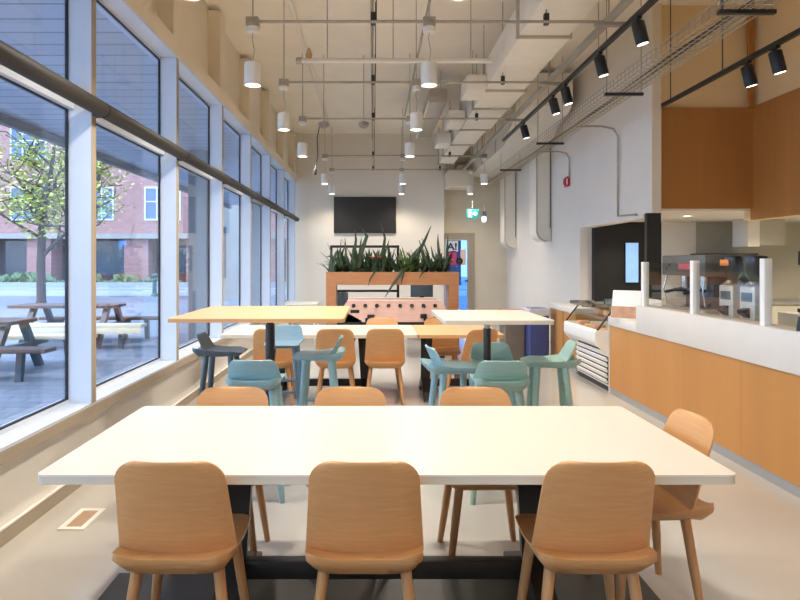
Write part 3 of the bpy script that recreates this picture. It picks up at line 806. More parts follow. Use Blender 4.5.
m = MB(); cb(m, XC - 0.02, 2.86, 0.2, 6.49, 0.778, 1.05, 0.004); m.build('upstand', M['solid_white'], t)
m = MB(); cb(m, XC - 0.02, 3.33, 6.49, 7.26, 0.778, 0.875, 0.004); m.build('low_top', M['solid_white'], t)
m = MB(); cb(m, 2.86, 3.33, 0.2, 6.49, 0.778, 0.90, 0.004); m.build('work_top', M['steel'], t)
m = MB(); cb(m, XC - 0.01, XC + 0.03, 7.25, 7.27, 0, 0.775); m.build('end_panel', M['solid_white'], t)
# glass screen with posts
t = thing('glass_screen', 'clear glass sneeze screen on white posts along the cafe counter top', 'screen', (2.72, 5.3, 1.05))
posts = (6.40, 5.41, 4.43)
for k, y in enumerate(posts):
    w = 0.028
    MB().box(-w, w, y - 5.3 - w, y - 5.3 + w, 0, 0.44 + 0.012 * k, bevel=0.003).build('post', M['white_paint'], t)
for a, b in ((6.40, 5.41), (5.41, 4.43)):
    MB().box(-0.004, 0.004, b - 5.3 + 0.028, a - 5.3 - 0.028, 0.005, 0.43).build('glass_pane', M['clear_glass'], t)

# second run: oak cabinet and refrigerated case
t = thing('counter_cabinet', 'short oak cabinet with white top between the bins and the chilled case', 'cabinet', (3.0, 9.08, 0))
MB().box(XC - 3.0, 3.33 - 3.0, -0.60, 0.6, 0.07, 0.80).build('body', M['oak_panel'], t)
MB().box(XC - 3.0 + 0.01, 3.33 - 3.0, -0.60, 0.6, 0, 0.07).build('kick_plate', M['kick'], t)
MB().box(XC - 3.02, 3.34 - 3.0, -0.60, 0.62, 0.80, 0.875, bevel=0.004).build('top', M['solid_white'], t)
MB().box(XC - 3.005, XC - 2.99, -0.05, -0.045, 0.07, 0.80).build('door_gap', M['black'], t)

t = thing('chilled_display_case', 'white open fronted chilled display case with louvred base and glass sides', 'display case', (2.95, 7.875, 0))
y0, y1 = -0.595, 0.595
MB().box(XC - 2.95 + 0.02, 0.38, y0, y1, 0.06, 0.55).build('base', M['white_paint'], t)
MB().box(XC - 2.95 + 0.03, 0.36, y0 + 0.03, y1 - 0.03, 0.0, 0.06).build('plinth', M['grille_dark'], t)
MB().box(XC - 2.95 + 0.012, XC - 2.95 + 0.022, y0 + 0.06, y1 - 0.06, 0.08, 0.47).build('grille_back', M['grille_dark'], t)
for k in range(6):
    z = 0.10 + 0.062 * k
    mt = Matrix.Translation((XC - 2.95 + 0.0, 0, z)) @ Matrix.Rotation(math.radians(-25), 4, 'Y')
    MB().box(-0.006, 0.012, y0 + 0.06, y1 - 0.06, 0, 0.043, mtx=mt).build('louvre', M['white_paint'], t)
MB().prism([(-0.265, 0.47), (-0.40, 0.55), (-0.42, 0.58), (-0.42, 0.69), (-0.405, 0.71), (-0.37, 0.71), (-0.34, 0.64), (0.36, 0.60), (0.36, 0.50), (-0.1, 0.46)], 'y', y0 + 0.03, y1 - 0.03).build('front_sill', M['white_paint'], t)
for ye in (y0, y1 - 0.03):
    MB().prism([(-0.265, 0.40), (-0.41, 0.545), (-0.425, 0.58), (-0.425, 0.69), (-0.405, 0.715), (-0.37, 0.715), (0.36, 0.70), (0.36, 0.40)], 'y', ye, ye + 0.03).build('end_panel', M['white_paint'], t)
MB().box(0.33, 0.38, y0, y1, 0.58, 1.05).build('back_panel', M['white_paint'], t)
for s in (y0, y1 - 0.012):
    MB().prism([(-0.40, 0.71), (0.33, 0.70), (0.33, 1.03), (-0.24, 0.92)], 'y', s, s + 0.012).build('side_glass', M['clear_glass'], t)
    MB().tube([(-0.40, s + 0.006, 0.71), (-0.24, s + 0.006, 0.92)], 0.010, 8).build('edge_trim', M['black'], t)
sh = MB().box(-0.18, 0.33, y0 + 0.014, y1 - 0.014, 0.80, 0.815).build('glass_shelf', M['clear_glass'], t)
MB().box(-0.19, -0.18, y0 + 0.014, y1 - 0.014, 0.795, 0.82).build('shelf_edge', M['bin_grey'], sh)
MB().box(-0.24, 0.34, y0 - 0.0, y1, 0.92, 0.935).build('top_glass', M['clear_glass'], t)
n = 0
rows_ = (('lower deck', -0.22, 0.642, 4), ('glass shelf', 0.02, 0.816, 4))
for where, x, z, c in rows_:
    for k in range(c):
        y = -0.42 + 0.28 * k
        o = MB().box(-0.07, 0.07, -0.06, 0.06, 0, 0.075 + 0.02 * (k % 2), bevel=0.02, seg=3).build('wrapped_snack', M['food'] if k % 2 else M['cup'], None, loc=(2.95 + x, 7.875 + y, z))
        tag(o, 'wrapped snack on the %s of the chilled case, %s from the oak counter' % (where, ORD[k]), 'food', 'snacks in the chilled case')

# payment / pastry stand on the low top
t = thing('display_stand', 'white tilted display stand with picture strip at the low end of the counter', 'stand', (2.78, 6.97, 0.875))
def rotz(a): return Matrix.Rotation(a, 4, 'Z')
MB().prism([(-0.12, 0.0), (0.10, 0.0), (0.10, 0.02), (0.0, 0.29), (-0.02, 0.305), (-0.04, 0.30)], 'y', -0.15, 0.15).build('body', M['white_paint'], t)
t.rotation_euler = (0, 0, 0.9)
mt = Matrix.Identity(4)
MB().prism([(-0.124, 0.012), (-0.116, 0.012), (-0.083, 0.135), (-0.091, 0.135)], 'y', -0.145, 0.145).build('picture_strip', M['food'], t)
# items on the oak cabinet top
t = thing('card_reader', 'small grey card terminal on the oak cabinet top', 'card terminal', (2.95, 8.75, 0.875), 0.5)
MB().prism([(-0.08, 0), (0.08, 0), (0.08, 0.09), (-0.08, 0.03)], 'x', -0.05, 0.05).build('body', M['bin_grey'], t)
MB().box(-0.035, 0.035, -0.05, 0.06, 0.085, 0.092, mtx=Matrix.Translation((0, 0, -0.022)) @ Matrix.Rotation(math.radians(20), 4, 'X')).build('keypad', M['black'], t)
t = thing('napkin_tray', 'flat steel tray on the white top in front of the servery', 'tray', (3.1, 9.3, 0.875), 0.0)
MB().box(-0.18, 0.18, -0.2, 0.2, 0.0, 0.012, bevel=0.004).box(-0.18, 0.18, 0.185, 0.2, 0.012, 0.05).box(-0.18, 0.18, -0.2, -0.185, 0.012, 0.05).build('tray', M['steel'], t)

# ------------------------------------------------------------------ coffee equipment (work top z 0.90)
ZW = 0.90
t = thing('espresso_machine', 'dark two group espresso machine with pink label behind the glass screen', 'coffee machine', (3.12, 6.05, ZW))
MB().box(-0.20, 0.22, -0.42, 0.42, 0.05, 0.16, bevel=0.012).build('base', M['steel'], t)
MB().box(0.04, 0.22, -0.42, 0.42, 0.16, 0.46, bevel=0.012).build('back_body', M['black'], t)
MB().box(-0.20, 0.22, -0.42, 0.42, 0.46, 0.655, bevel=0.012).build('top_body', M['slate_grey'], t)
MB().box(-0.205, -0.199, -0.22, 0.06, 0.52, 0.575).build('label_plate', M['pink_label'], t)
MB().box(-0.19, 0.03, -0.36, 0.36, 0.16, 0.17).build('drip_tray', M['chrome'], t)
for s in (-1, 1):
    g = MB().lathe([(0.035, 0.34), (0.04, 0.38), (0.04, 0.46)], (-0.08, s * 0.18, 0), 16).build('group_head', M['chrome'], t)
    MB().tube([(-0.08, s * 0.18, 0.33), (-0.19, s * 0.18, 0.32), (-0.27, s * 0.18, 0.30)], [0.03, 0.014, 0.016], 10).build('portafilter', M['black'], g)
    MB().tube([(-0.17, s * 0.37, 0.46), (-0.20, s * 0.38, 0.32), (-0.17, s * 0.37, 0.19)], 0.007, 8).build('steam_wand', M['chrome'], t)
    for q in (-1, 1):
        MB().lathe([(0.025, 0), (0.02, 0.05)], (q * 0.15, s * 0.36, 0), 12).build('foot', M['black'], t)
m = MB()
for k in range(2):
    m.lathe([(0.016, -0.006), (0.016, 0.006)], seg=14, mtx=Matrix.Translation((-0.203, 0.25 + 0.06 * k, 0.56 - 0.03 * k)) @ Matrix.Rotation(PI / 2, 4, 'Y'))
m.build('gauge', M['chrome'], t)
def grinder(label, loc, with_label):
    t = thing('coffee_grinder', label, 'coffee grinder', loc, 0.25, 'coffee grinders')
    MB().box(-0.075, 0.075, -0.075, 0.075, 0.0, 0.40, bevel=0.012).build('body', M['light_steel'], t)
    MB().lathe([(0.075, 0.40), (0.085, 0.41), (0.06, 0.43), (0.05, 0.44)], seg=24).build('collar', M['chrome'], t)
    MB().lathe([(0.035, 0.44), (0.05, 0.46), (0.08, 0.52), (0.085, 0.60), (0.085, 0.62)], seg=24).build('hopper', M['hopper'], t)
    MB().lathe([(0.09, 0.62), (0.09, 0.635), (0.03, 0.645)], seg=24).build('hopper_lid', M['black'], t)
    MB().prism([(-0.075, 0.15), (-0.14, 0.19), (-0.14, 0.215), (-0.075, 0.23)], 'y', -0.03, 0.03).build('spout', M['black'], t)
    MB().box(-0.081, -0.075, -0.05, 0.05, 0.28, 0.35).build('control_panel', M['slate'], t)
    if with_label:
        MB().box(-0.092, -0.084, -0.045, 0.045, 0.56, 0.61).build('sticker', M['orange_label'], t)['label'] = 'orange sticker'
    return t
grinder('steel coffee grinder with orange sticker on its hopper, beside the espresso machine', (3.0, 5.33, ZW), True)
grinder('steel coffee grinder with plain smoked hopper, beside the end screen post', (3.0, 5.03, ZW), False)
t = thing('back_counter', 'steel back counter along the kitchen rear wall', 'counter', (6.2, 9.85, 0))
MB().box(-2.5, 2.5, -0.35, 0.35, 0.0, 0.86).build('cabinets', M['kitchen_wall'], t)
MB().box(-2.5, 2.5, -0.37, 0.37, 0.86, 0.90).build('top', M['steel'], t)
t = thing('shelf_unit', 'dark brown appliance cabinet behind the espresso machine', 'cabinet', (5.42, 9.9, 0.90))
MB().box(-0.38, 0.38, -0.25, 0.25, 0.0, 0.70, bevel=0.01).build('body', M['bin_grey'], t)
MB().box(-0.35, 0.35, -0.262, -0.25, 0.05, 0.65).build('door', M['black_matte'], t)
MB().box(-0.385, 0.385, -0.27, 0.26, 0.70, 0.72).build('top', M['black'], t)
t = thing('extractor_hood', 'pale stepped extractor box under the kitchen ceiling', 'hood', (5.9, 9.7, 1.72))
MB().box(-0.34, -0.16, -0.2, 0.2, 0.0, 0.41).build('canopy', M['white_wall'], t)
MB().box(-0.16, 0.22, -0.2, 0.2, 0.02, 0.41).build('flue', M['kitchen_wall'], t)
t = thing('brewer', 'black filter coffee brewer at the edge of the kitchen', 'coffee brewer', (5.10, 7.35, 0.0))
MB().box(-0.30, 0.30, -0.25, 0.25, 0.0, 0.90, bevel=0.01).build('stand', M['kitchen_wall'], t)
MB().box(-0.14, 0.14, -0.14, 0.14, 0.90, 0.95, bevel=0.01).build('base', M['black'], t)
MB().box(0.02, 0.14, -0.12, 0.12, 0.95, 1.55, bevel=0.01).build('column', M['black'], t)
MB().box(-0.14, 0.14, -0.13, 0.13, 1.45, 1.62, bevel=0.015).build('head', M['black'], t)
MB().lathe([(0.07, 0.95), (0.09, 1.05), (0.08, 1.2), (0.06, 1.25)], (-0.06, 0, 0), 18).build('carafe', M['hopper'], t)
t = thing('menu_board', 'white rounded board standing on the counter beyond the end screen post', 'board', (2.98, 4.10, ZW), 0.2)
MB().prism(rounded_rect(-0.16, 0.16, 0.0, 0.36, 0.03), 'y', -0.008, 0.008).build('panel', M['solid_white'], t)
MB().box(-0.16, 0.16, -0.05, 0.05, 0, 0.014).build('base', M['solid_white'], t)
t = thing('card_reader', 'small black card terminal on the counter upstand beyond the glass screen', 'card terminal', (2.76, 4.05, 1.05), 0.6)
MB().prism([(-0.06, 0), (0.06, 0), (0.05, 0.09), (0.02, 0.10), (-0.06, 0.02)], 'x', -0.035, 0.035).build('body', M['black'], t)
MB().box(-0.03, 0.03, -0.055, -0.01, 0.03, 0.04).build('keypad', M['chrome'], t)
for k, (x, y) in enumerate(((2.93, 6.44), (2.94, 5.56), (3.04, 5.54))):
    o = MB().lathe([(0.028, 0), (0.04, 0.10), (0.042, 0.10), (0.042, 0.11)], seg=18).build('paper_cup', M['cup'], None, loc=(x, y, ZW))
    tag(o, ['kraft paper cup by the first screen post', 'kraft paper cup beside the grinder, nearer the glass', 'kraft paper cup beside the grinder, further from the glass'][k], 'cup', 'cups on the work top')
# kitchen screen, downlights
t = thing('kitchen_screen', 'tall blue glowing panel on the black kitchen wall', 'screen', (PX(632.5, 10.2), 10.25, 1.15))
MB().box(-0.115, 0.115, -0.03, 0, 0, 0.66).build('casing', M['black'], t)
MB().box(-0.10, 0.10, -0.034, -0.03, 0.015, 0.645).build('screen', M['blue_screen'], t)
for k, (x, y) in enumerate(((PX(687, 8.7), 8.7), (PX(633, 9.6), 9.6))):
    t = thing('recessed_downlight', ['round recessed downlight in the kitchen soffit beside the brown bulkhead', 'round recessed downlight above the black kitchen opening'][k], 'light', (x, y, 2.115), 0, 'kitchen downlights')
    MB().lathe([(0.05, 0.0), (0.075, 0.005), (0.075, 0.015)], seg=24).build('trim_ring', M['white_paint'], t)
    MB().lathe([(0.04, -0.003), (0.048, 0.0)], seg=24).build('lens', M['spot_lens'], t)

# ------------------------------------------------------------------ lights helper
def spot(loc, power, size=2.4, blend=0.6, col=(1.0, 0.90, 0.77), rad=0.06, name='lamp_light', rot=(0, 0, 0)):
    l = bpy.data.lights.new(name, 'SPOT')
    l.energy = power; l.spot_size = size; l.spot_blend = blend; l.color = col; l.shadow_soft_size = rad
    o = bpy.data.objects.new(name, l); COL.objects.link(o)
    o.location = loc; o.rotation_euler = rot
    return o
LP = 105.0   # pendant power
# pendants
ZP = 3.61
pend = []
rows = [(3.78, 0), (5.7, 1), (7.62, 2), (9.55, 3), (12.9, 4), (14.8, 5)]
rown = ['row above the front table', 'row over the high tables', 'row over the far table', 'row above the football table', 'row before the screen', 'last row by the back wall']
colx = {0: (-1.08, 0.51), 1: (-1.07, 0.50), 2: (-1.06, 0.515), 3: (-1.05, 0.55), 4: (-0.97, 0.60), 5: (-0.95, 0.66)}
xright = {4: 2.24, 5: 2.25}
pendant0 = None
GP = 'white cylinder pendant lights'
def pendant(x, y, label, power):
    global pendant0
    z = 3.06
    if pendant0 is None:
        t = thing('pendant_light', label, 'pendant light', (x, y, z), 0, GP)
        MB().lathe([(0.060, 0.012), (0.068, 0.0), (0.075, 0.0), (0.075, 0.19), (0.070, 0.20), (0.02, 0.205), (0.02, 0.215)], seg=32).build('shade', M['white_paint'], t)
        MB().lathe([(0.05, 0.004), (0.062, 0.008)], seg=28).build('diffuser', M['lamp'], t)
        MB().tube([(0, 0, 0.21), (0.012, 0, 0.32), (-0.006, 0, 0.42), (0.004, 0, 0.49)], 0.004, 6).build('cord', M['wire'], t)
        MB().lathe([(0.03, 0.47), (0.055, 0.475), (0.055, 0.52), (0.03, 0.525)], seg=20).build('canopy', M['white_paint'], t)
        MB().box(-0.055, 0.055, -0.05, 0.05, 0.525, 0.60, bevel=0.004).build('junction_box', M['galv'], t)
        MB().tube([(0, 0, 0.60), (0, 0, ZC - z)], 0.006, 6).build('hanger_rod', M['galv'], t)
        pendant0 = t
    else:
        dup(pendant0, (x, y, z), 0, label, GP)
    spot((x, y, z - 0.02), power, 2.65, 0.8)
for d, r in rows:
    for c, x in enumerate(colx[r]):
        pendant(x, d, 'white cylinder pendant light in the %s, %s' % (rown[r], 'on the window side' if c == 0 else 'at mid ceiling'), LP * (0.5 if r == 5 else 0.8 if r == 4 else 1.15 if r < 2 else 1.0))
    if r in xright:
        pendant(xright[r], d, 'white cylinder pendant light in the %s, before the exit door' % rown[r], LP * 0.45)
# unseen rows behind the camera, added for ambient light
for d in (1.86, -0.06, -2.0):
    for x in (-1.08, 0.51, 2.0):
        pendant(x, d, 'unseen pendant light in the rows added behind the camera', LP * 0.4)
for d, r in rows[:4]:
    pass
# transverse conduits
for d, r in rows[1:]:
    t = thing('ceiling_conduit', 'thin horizontal conduit carrying the pendants in the %s' % rown[r], 'conduit', (0.5, d, ZP), 0, 'conduits across the ceiling')
    x0 = colx[r][0] - 0.5 + 0.055
    x1 = 2.06 - 0.5 if r < 4 else xright[r] - 0.5 - 0.055
    xm = colx[r][1] - 0.5
    MB().tube([(x0, 0, 0.02), (xm - 0.055, 0, 0.02)], 0.014, 8).tube([(xm + 0.055, 0, 0.02), (x1, 0, 0.02)], 0.014, 8).build('pipe', M['galv'], t)
    xh = -0.5
    MB().tube([(xh - 0.0, 0.03, 0.02), (xh, 0.03, ZC - ZP)], 0.008, 6).build('hanger_rod', M['galv'], t)
    MB().tube([(xh + 0.03, 0.03, 0.02), (xh + 0.03, 0.03, ZC - ZP)], 0.005, 6).build('hanger_rod', M['black_steel'], t)
    MB().box(xh - 0.02, xh + 0.02, 0.0, 0.05, 0.0, 0.11, bevel=0.004).build('beam_clamp', M['black'], t)
    xh = 1.05
    MB().tube([(xh, 0.03, 0.02), (xh, 0.03, ZC - ZP - 0.0)], 0.006, 6).build('hanger_rod', M['galv'], t)
    MB().box(xh - 0.022, xh + 0.022, 0.0, 0.05, 0.0, 0.10, bevel=0.004).build('beam_clamp', M['black_steel'], t)
# longitudinal conduits on the ceiling
for k, (x, z, rr, ya, yb, lab) in enumerate(((-0.02, 4.45, 0.012, 2.0, 15.4, 'thin conduit running lengthwise along mid ceiling'),
                                      (-0.98, 4.56, 0.03, 2.0, 15.4, 'thin painted pipe running lengthwise near the window wall'),
                                      (0.62, 4.35, 0.016, 2.0, 12.5, 'grey conduit running lengthwise above the mid ceiling pendants'),
                                      (2.85, 4.15, 0.045, 5.6, 10.1, 'white pipe running lengthwise beside the stacked ducts'))):
    o = center_origin(MB().tube([(x, ya, z), (x, yb, z)], rr, 10).build('ceiling_pipe', M['duct'] if k in (1, 3) else M['galv']))
    tag(o, lab, 'pipe', 'pipes along the ceiling')
# white cross pipe
t = thing('sprinkler_pipe', 'thick white pipe crossing the ceiling between the first conduit rows', 'pipe', (0.22, 7.0, 3.69))
MB().tube([(-1.05, 0, 0), (1.08, 0, 0)], 0.028, 12).build('pipe', M['duct'], t)
MB().tube([(-1.06, 0, 0.0), (-1.0, 0, 0.0)], 0.036, 12).build('end_cap', M['galv'], t)
MB().lathe([(0.03, 0.0), (0.035, 0.05), (0.02, 0.1), (0.01, 0.12)], (-0.92, 0, 0.02), 12).build('sprinkler_head', M['cup'], t)
for x in (-0.72, 0.0, 0.85):
    MB().tube([(x, 0, 0.0), (x, 0, ZC - 3.69)], 0.006, 6).build('hanger_rod', M['galv'], t)
# sensor heads on the row 3 conduit
for k, x in enumerate((-0.74, -0.14)):
    t = thing('ceiling_sensor', ['round grey sensor on the far conduit with a dangling lead', 'round grey sensor on the far conduit near the clamps'][k], 'sensor', (x, 9.62, 3.50), 0, 'sensors on the conduit')
    MB().lathe([(0.03, 0), (0.075, 0.03), (0.08, 0.08), (0.04, 0.1)], seg=20).build('dome', M['galv'], t)
    MB().tube([(0, 0, 0.1), (0, 0, ZC - 3.50)], 0.006, 6).build('stem', M['galv'], t)
    if k == 0:
        MB().tube([(-0.06, 0, 0.05), (-0.10, 0, -0.15), (-0.09, 0, -0.4), (-0.13, 0, -0.62)], 0.008, 6).build('lead', M['black'], t)
        MB().box(-0.155, -0.105, -0.02, 0.02, -0.70, -0.61, bevel=0.006).build('plug', M['black'], t)

# ------------------------------------------------------------------ ducts
t = thing('air_duct', 'long white rectangular air duct with strap bands along the ceiling', 'duct', (1.73, 9.5, 3.75))
y0, y1 = 3.0 - 9.5, 14.6 - 9.5
secs = [(3.0, 6.4, 1.46, 1.96), (6.4, 8.4, 1.47, 1.99), (8.4, 9.4, 1.48, 2.02), (9.4, 10.9, 1.50, 2.0), (10.9, 12.3, 1.50, 1.95), (12.3, 13.6, 1.50, 1.9), (13.6, 14.7, 1.52, 1.85)]
for k, (ya, yb, xa, xb) in enumerate(secs):
    MB().box(xa - 1.73, xb - 1.73, ya - 9.5 + 0.012, yb - 9.5 - 0.012, 0.0, 0.36, bevel=0.006).build('duct_section', M['duct'], t)
    MB().box(xa - 1.76, xb - 1.70, yb - 9.5 - 0.012, yb - 9.5 + 0.012, -0.028, 0.39).build('flange', M['duct_edge'], t)
    for x in (xa - 1.745, xb - 1.715):
        MB().tube([(x, yb - 9.5, 0.38), (x, yb - 9.5, ZC - 3.75)], 0.006, 6).build('hanger_rod', M['galv'], t)
for ya, yb in ((8.25, 8.85), (10.2, 10.8), (12.0, 12.6)):
    MB().box(-0.52, -0.26, ya - 9.5, yb - 9.5, -0.03, 0.16, bevel=0.01).build('side_plenum', M['duct'], t)
t = thing('air_duct', 'flat grey branch duct left of the long white duct', 'duct', (1.0, 11.6, 3.98))
MB().box(-0.12, 0.16, -1.6, 1.2, 0.0, 0.22, bevel=0.006).build('duct_section', M['galv'], t)
MB().box(-0.14, -0.12, -1.6, 1.2, -0.02, 0.03).build('edge_angle', M['duct'], t)
MB().tube([(0.1, -1.2, 0.22), (0.1, -1.2, ZC - 3.98)], 0.006, 6).build('hanger_rod', M['galv'], t)
# second big duct, with rounded drop profile
t = thing('air_duct', 'deep white duct with curved near end against the grey white wall', 'duct', (2.8, 13.0, 3.6))
prof = [(-2.75, 0.92), (-2.75, 0.52), (-2.7, 0.40), (-2.55, 0.33), (-2.2, 0.30), (-1.9, 0.22), (-1.6, 0.06), (-1.4, 0.0), (2.9, 0.0), (2.9, 0.92)]
MB().prism(prof, 'x', -0.42, 0.40).build('duct_section', M['duct'], t)
for y in (-0.6, 0.9, 2.2):
    MB().box(-0.44, -0.42, y - 0.012, y + 0.012, 0.0, 0.9).build('seam', M['duct_edge'], t)
# beige box duct over the door
t = thing('air_duct', 'short beige box duct over the exit doorway', 'duct', (2.0, 15.3, 3.25))
MB().box(-0.27, 0.34, -0.4, 0.4, 0.0, 0.38, bevel=0.015).build('duct_section', M['cream_wall'], t)
MB().tube([(-0.1, 0, 0.38), (-0.1, 0, 0.55), (0.0, 0, 0.65), (0.2, 0, 0.68), (0.36, 0.0, 0.68)], 0.1, 14).build('elbow', M['galv'], t)
MB().tube([(-0.2, 0.3, 0.38), (-0.2, 0.3, ZC - 3.25)], 0.01, 6).build('hanger_rod', M['galv'], t)
# wall drops with rounded lower corner
for k, (d, zb) in enumerate(((12.0, PZ(241, 12.0)), (14.9, PZ(248, 14.9)))):
    t = thing('duct_drop', ['upright flat duct with rounded foot on the grey white wall, nearer the fire alarm', 'upright flat duct with rounded foot on the grey white wall, nearer the exit door'][k], 'duct', (XR - 0.17, d, zb), 0, 'duct drops on the wall')
    prof = [(0.165, 0.0)] + [(-0.11 + 0.18 - 0.18 * math.sin(a), 0.2 - 0.2 * math.cos(a)) for a in [PI / 2 * q / 8 for q in range(9)]] + [(-0.11, 3.62 - zb), (0.165, 3.62 - zb)]
    MB().prism(prof, 'y', 0, 0.55).build('casing', M['duct'], t)
    MB().box(0.135, 0.15, -0.006, 0.0, 0.25, 3.62 - zb).build('gap_shade_strip', M['black'], t)  # black strip painted for the shade in the gap at the wall
    pr2 = [(p[0] - 0.012, p[1] - 0.012) for p in prof[1:11]] + [(p[0] + 0.012, p[1] + 0.012) for p in prof[1:11]][::-1]
    MB().prism(pr2, 'y', -0.012, 0.0).build('edge_flange', M['duct_edge'], t)

# strut channel and track lights
t = thing('strut_channel', 'long galvanised strut channel hung beside the black lighting track', 'strut', (2.10, 8.5, 3.62))
MB().box(-0.03, 0.03, -5.6, 6.4, 0.0, 0.05).build('channel', M['galv'], t)
for y in (-4.0, -2.8, -0.9, 1.05, 4.4):
    MB().tube([(0, y, 0.05), (0, y, ZC - 3.62)], 0.006, 6).build('hanger_rod', M['galv'], t)
    MB().box(-0.12, 0.16, y - 0.03, y + 0.03, -0.03, 0.0).build('cross_bracket', M['galv'], t)
t = thing('lighting_track', 'black lighting track beside the ducts carrying five spotlights', 'track', (2.22, 7.7, 3.54))
MB().box(-0.02, 0.02, -5.0, 3.2, 0.0, 0.04).build('rail', M['black'], t)
for y in (-2.8, -1.4, 0.4, 2.3):
    MB().tube([(0, y, 0.04), (0, y, ZC - 3.54)], 0.005, 6).build('hanger_rod', M['galv'], t)
t = thing('lighting_track', 'black lighting track in front of the brown bulkhead', 'track', (3.44, 5.4, 3.33))
MB().box(-0.02, 0.02, -3.4, 2.2, 0.0, 0.04).build('rail', M['black'], t)
for y in (-2.5, 0.9, 2.0):
    MB().tube([(0, y, 0.04), (0, y, ZC - 3.33)], 0.006, 6).build('hanger_rod', M['black_steel'], t)
spot0 = None
GT = 'black track spotlights'
def track_spot(x, y, zr, label, rz, tilt, power):
    global spot0
    if spot0 is None:
        t = thing('track_spotlight', label, 'spotlight', (x, y, zr), rz, GT)
        MB().box(-0.018, 0.018, -0.05, 0.05, -0.02, 0.0).build('adapter', M['black'], t)
        MB().tube([(0, 0, -0.02), (0, 0, -0.04)], 0.009, 8).build('stem', M['black'], t)
        R = Matrix.Translation((0, 0, -0.035)) @ Matrix.Rotation(math.radians(-14), 4, 'Y')
        MB().lathe([(0.048, -0.19), (0.054, -0.19), (0.054, -0.01), (0.048, 0.0), (0.02, 0.0)], seg=28, mtx=R).build('head', M['black'], t)
        MB().lathe([(0.044, -0.192), (0.045, -0.1895)], seg=24, mtx=R).build('lens', M['spot_lens'], t)
        spot0 = t
    else:
        dup(spot0, (x, y, zr), rz, label, GT)
    v = Vector((math.sin(math.radians(14)), 0, -math.cos(math.radians(14))))
    v.rotate(Matrix.Rotation(rz, 3, 'Z'))
    q = (v).to_track_quat('-Z', 'Y').to_euler()
    spot(Vector((x, y, zr - 0.035)) + v * 0.22, power, 1.0, 0.5, (1.0, 0.84, 0.62), 0.04, 'spotlight_lamp', q)
tl = 'black spotlight on the track beside the ducts, '
for k, (px, rest) in enumerate(((638, 'nearest and largest of the five'), (600, 'second nearest'), (566, 'the nearer of the close pair'), (554, 'the further of the close pair'), (525, 'last one toward the exit door'))):
    track_spot(2.22, 2.2 * 640 / (px - 373 - 3), 3.54, tl + rest, 0.0, 0.2, 60)
track_spot(3.44, 5.89, 3.33, 'black spotlight before the brown bulkhead, further along its track', 0.0, 0.2, 60)
track_spot(3.44, 5.48, 3.33, 'black spotlight before the brown bulkhead, nearer on its track', 0.0, 0.2, 60)

# wire basket tray
t = thing('cable_tray', 'long wire mesh cable tray hung high along the counter side', 'cable tray', (2.67, 8.5, 3.3))
ya, yb = -5.9, 6.4
m = MB()
for x, z in ((-0.15, 0.0), (-0.09, 0.0), (-0.03, 0.0), (0.03, 0.0), (0.09, 0.0), (0.15, 0.0), (-0.15, 0.05), (-0.15, 0.10), (0.15, 0.05), (0.15, 0.10)):
    m.tube([(x, ya, z), (x, yb, z)], 0.005, 5)
m.build('long_wires', M['wire'], t)
m = MB()
n = int((yb - ya) / 0.1)
for k in range(n + 1):
    y = ya + 0.1 * k
    m.tube([(-0.15, y, 0.10), (-0.15, y, 0.0), (0.15, y, 0.0), (0.15, y, 0.10)], 0.0042, 4)
m.build('cross_wires', M['wire'], t)
for y in (-3.9, -1.65, 1.2, 4.0):
    MB().box(-0.19, 0.22, y - 0.02, y + 0.02, -0.03, 0.0).build('support_bar', M['black_steel'], t)
    for x in (-0.17, 0.2):
        MB().tube([(x, y, 0.0), (x, y, (ZC if y < 1.5 else 3.6) - 3.3)], 0.006, 6).build('hanger_rod', M['galv'], t)
MB().tube([(0.02, ya, 0.015), (-0.04, ya + 3, 0.015), (0.03, ya + 6, 0.015), (-0.02, yb, 0.015)], 0.01, 6).tube([(-0.06, ya, 0.015), (0.05, ya + 4, 0.015), (-0.05, yb, 0.015)], 0.008, 6).build('cables', M['black'], t)

# wall conduits and fire alarm
d = XR * 640 / (620 - 373)
o = MB().tube([(2.76, d, 3.33), (3.1, d, 3.33), (3.26, d, 3.30), (XR - 0.03, d, 3.2), (XR - 0.03, d, PZ(216, d)), (XR - 0.03, d - 0.6, PZ(218, d) + 0.0)], 0.014, 8).build('wall_conduit', M['galv'])
tag(center_origin(o), 'thin conduit bending down the wall to the servery opening', 'conduit')
d = XR * 640 / (571 - 373)
o = MB().tube([(2.76, d, 3.36), (3.15, d, 3.36), (3.27, d, 3.33), (XR - 0.03, d, 3.25), (XR - 0.03, d, PZ(178, d))], 0.014, 8).build('wall_conduit', M['galv'])
tag(center_origin(o), 'thin conduit dropping to the red fire alarm', 'conduit')
t = thing('fire_alarm', 'red fire alarm sounder high on the grey white wall', 'alarm', (XR, XR * 640 / (568.5 - 373), PZ(187, 11)))
MB().box(-0.05, 0.0, -0.10, 0.10, 0.0, 0.17, bevel=0.012).build('body', M['red'], t)
MB().lathe([(0.06, 0), (0.05, 0.03), (0.02, 0.04)], seg=20, mtx=Matrix.Translation((-0.05, 0, 0.08)) @ Matrix.Rotation(-PI / 2, 4, 'Y')).build('horn', M['red'], t)
MB().box(-0.06, -0.05, -0.11, -0.08, 0.03, 0.13).build('strobe', M['white_paint'], t)

# ------------------------------------------------------------------ outdoors
struct(MB().box(-75, -2.06, -20, 30, -0.2, -0.1).build('ground', M['pavement']))
struct(MB().box(-75, 30, 30, 37, -0.24, -0.14).build('road', M['road']))
struct(MB().box(-75, 30, 37, 70, -0.2, -0.08).build('pavement_far', M['kerb']))
struct(MB().box(-2.06, 30, 16.2, 30, -0.2, -0.1).build('ground_rear', M['pavement']))
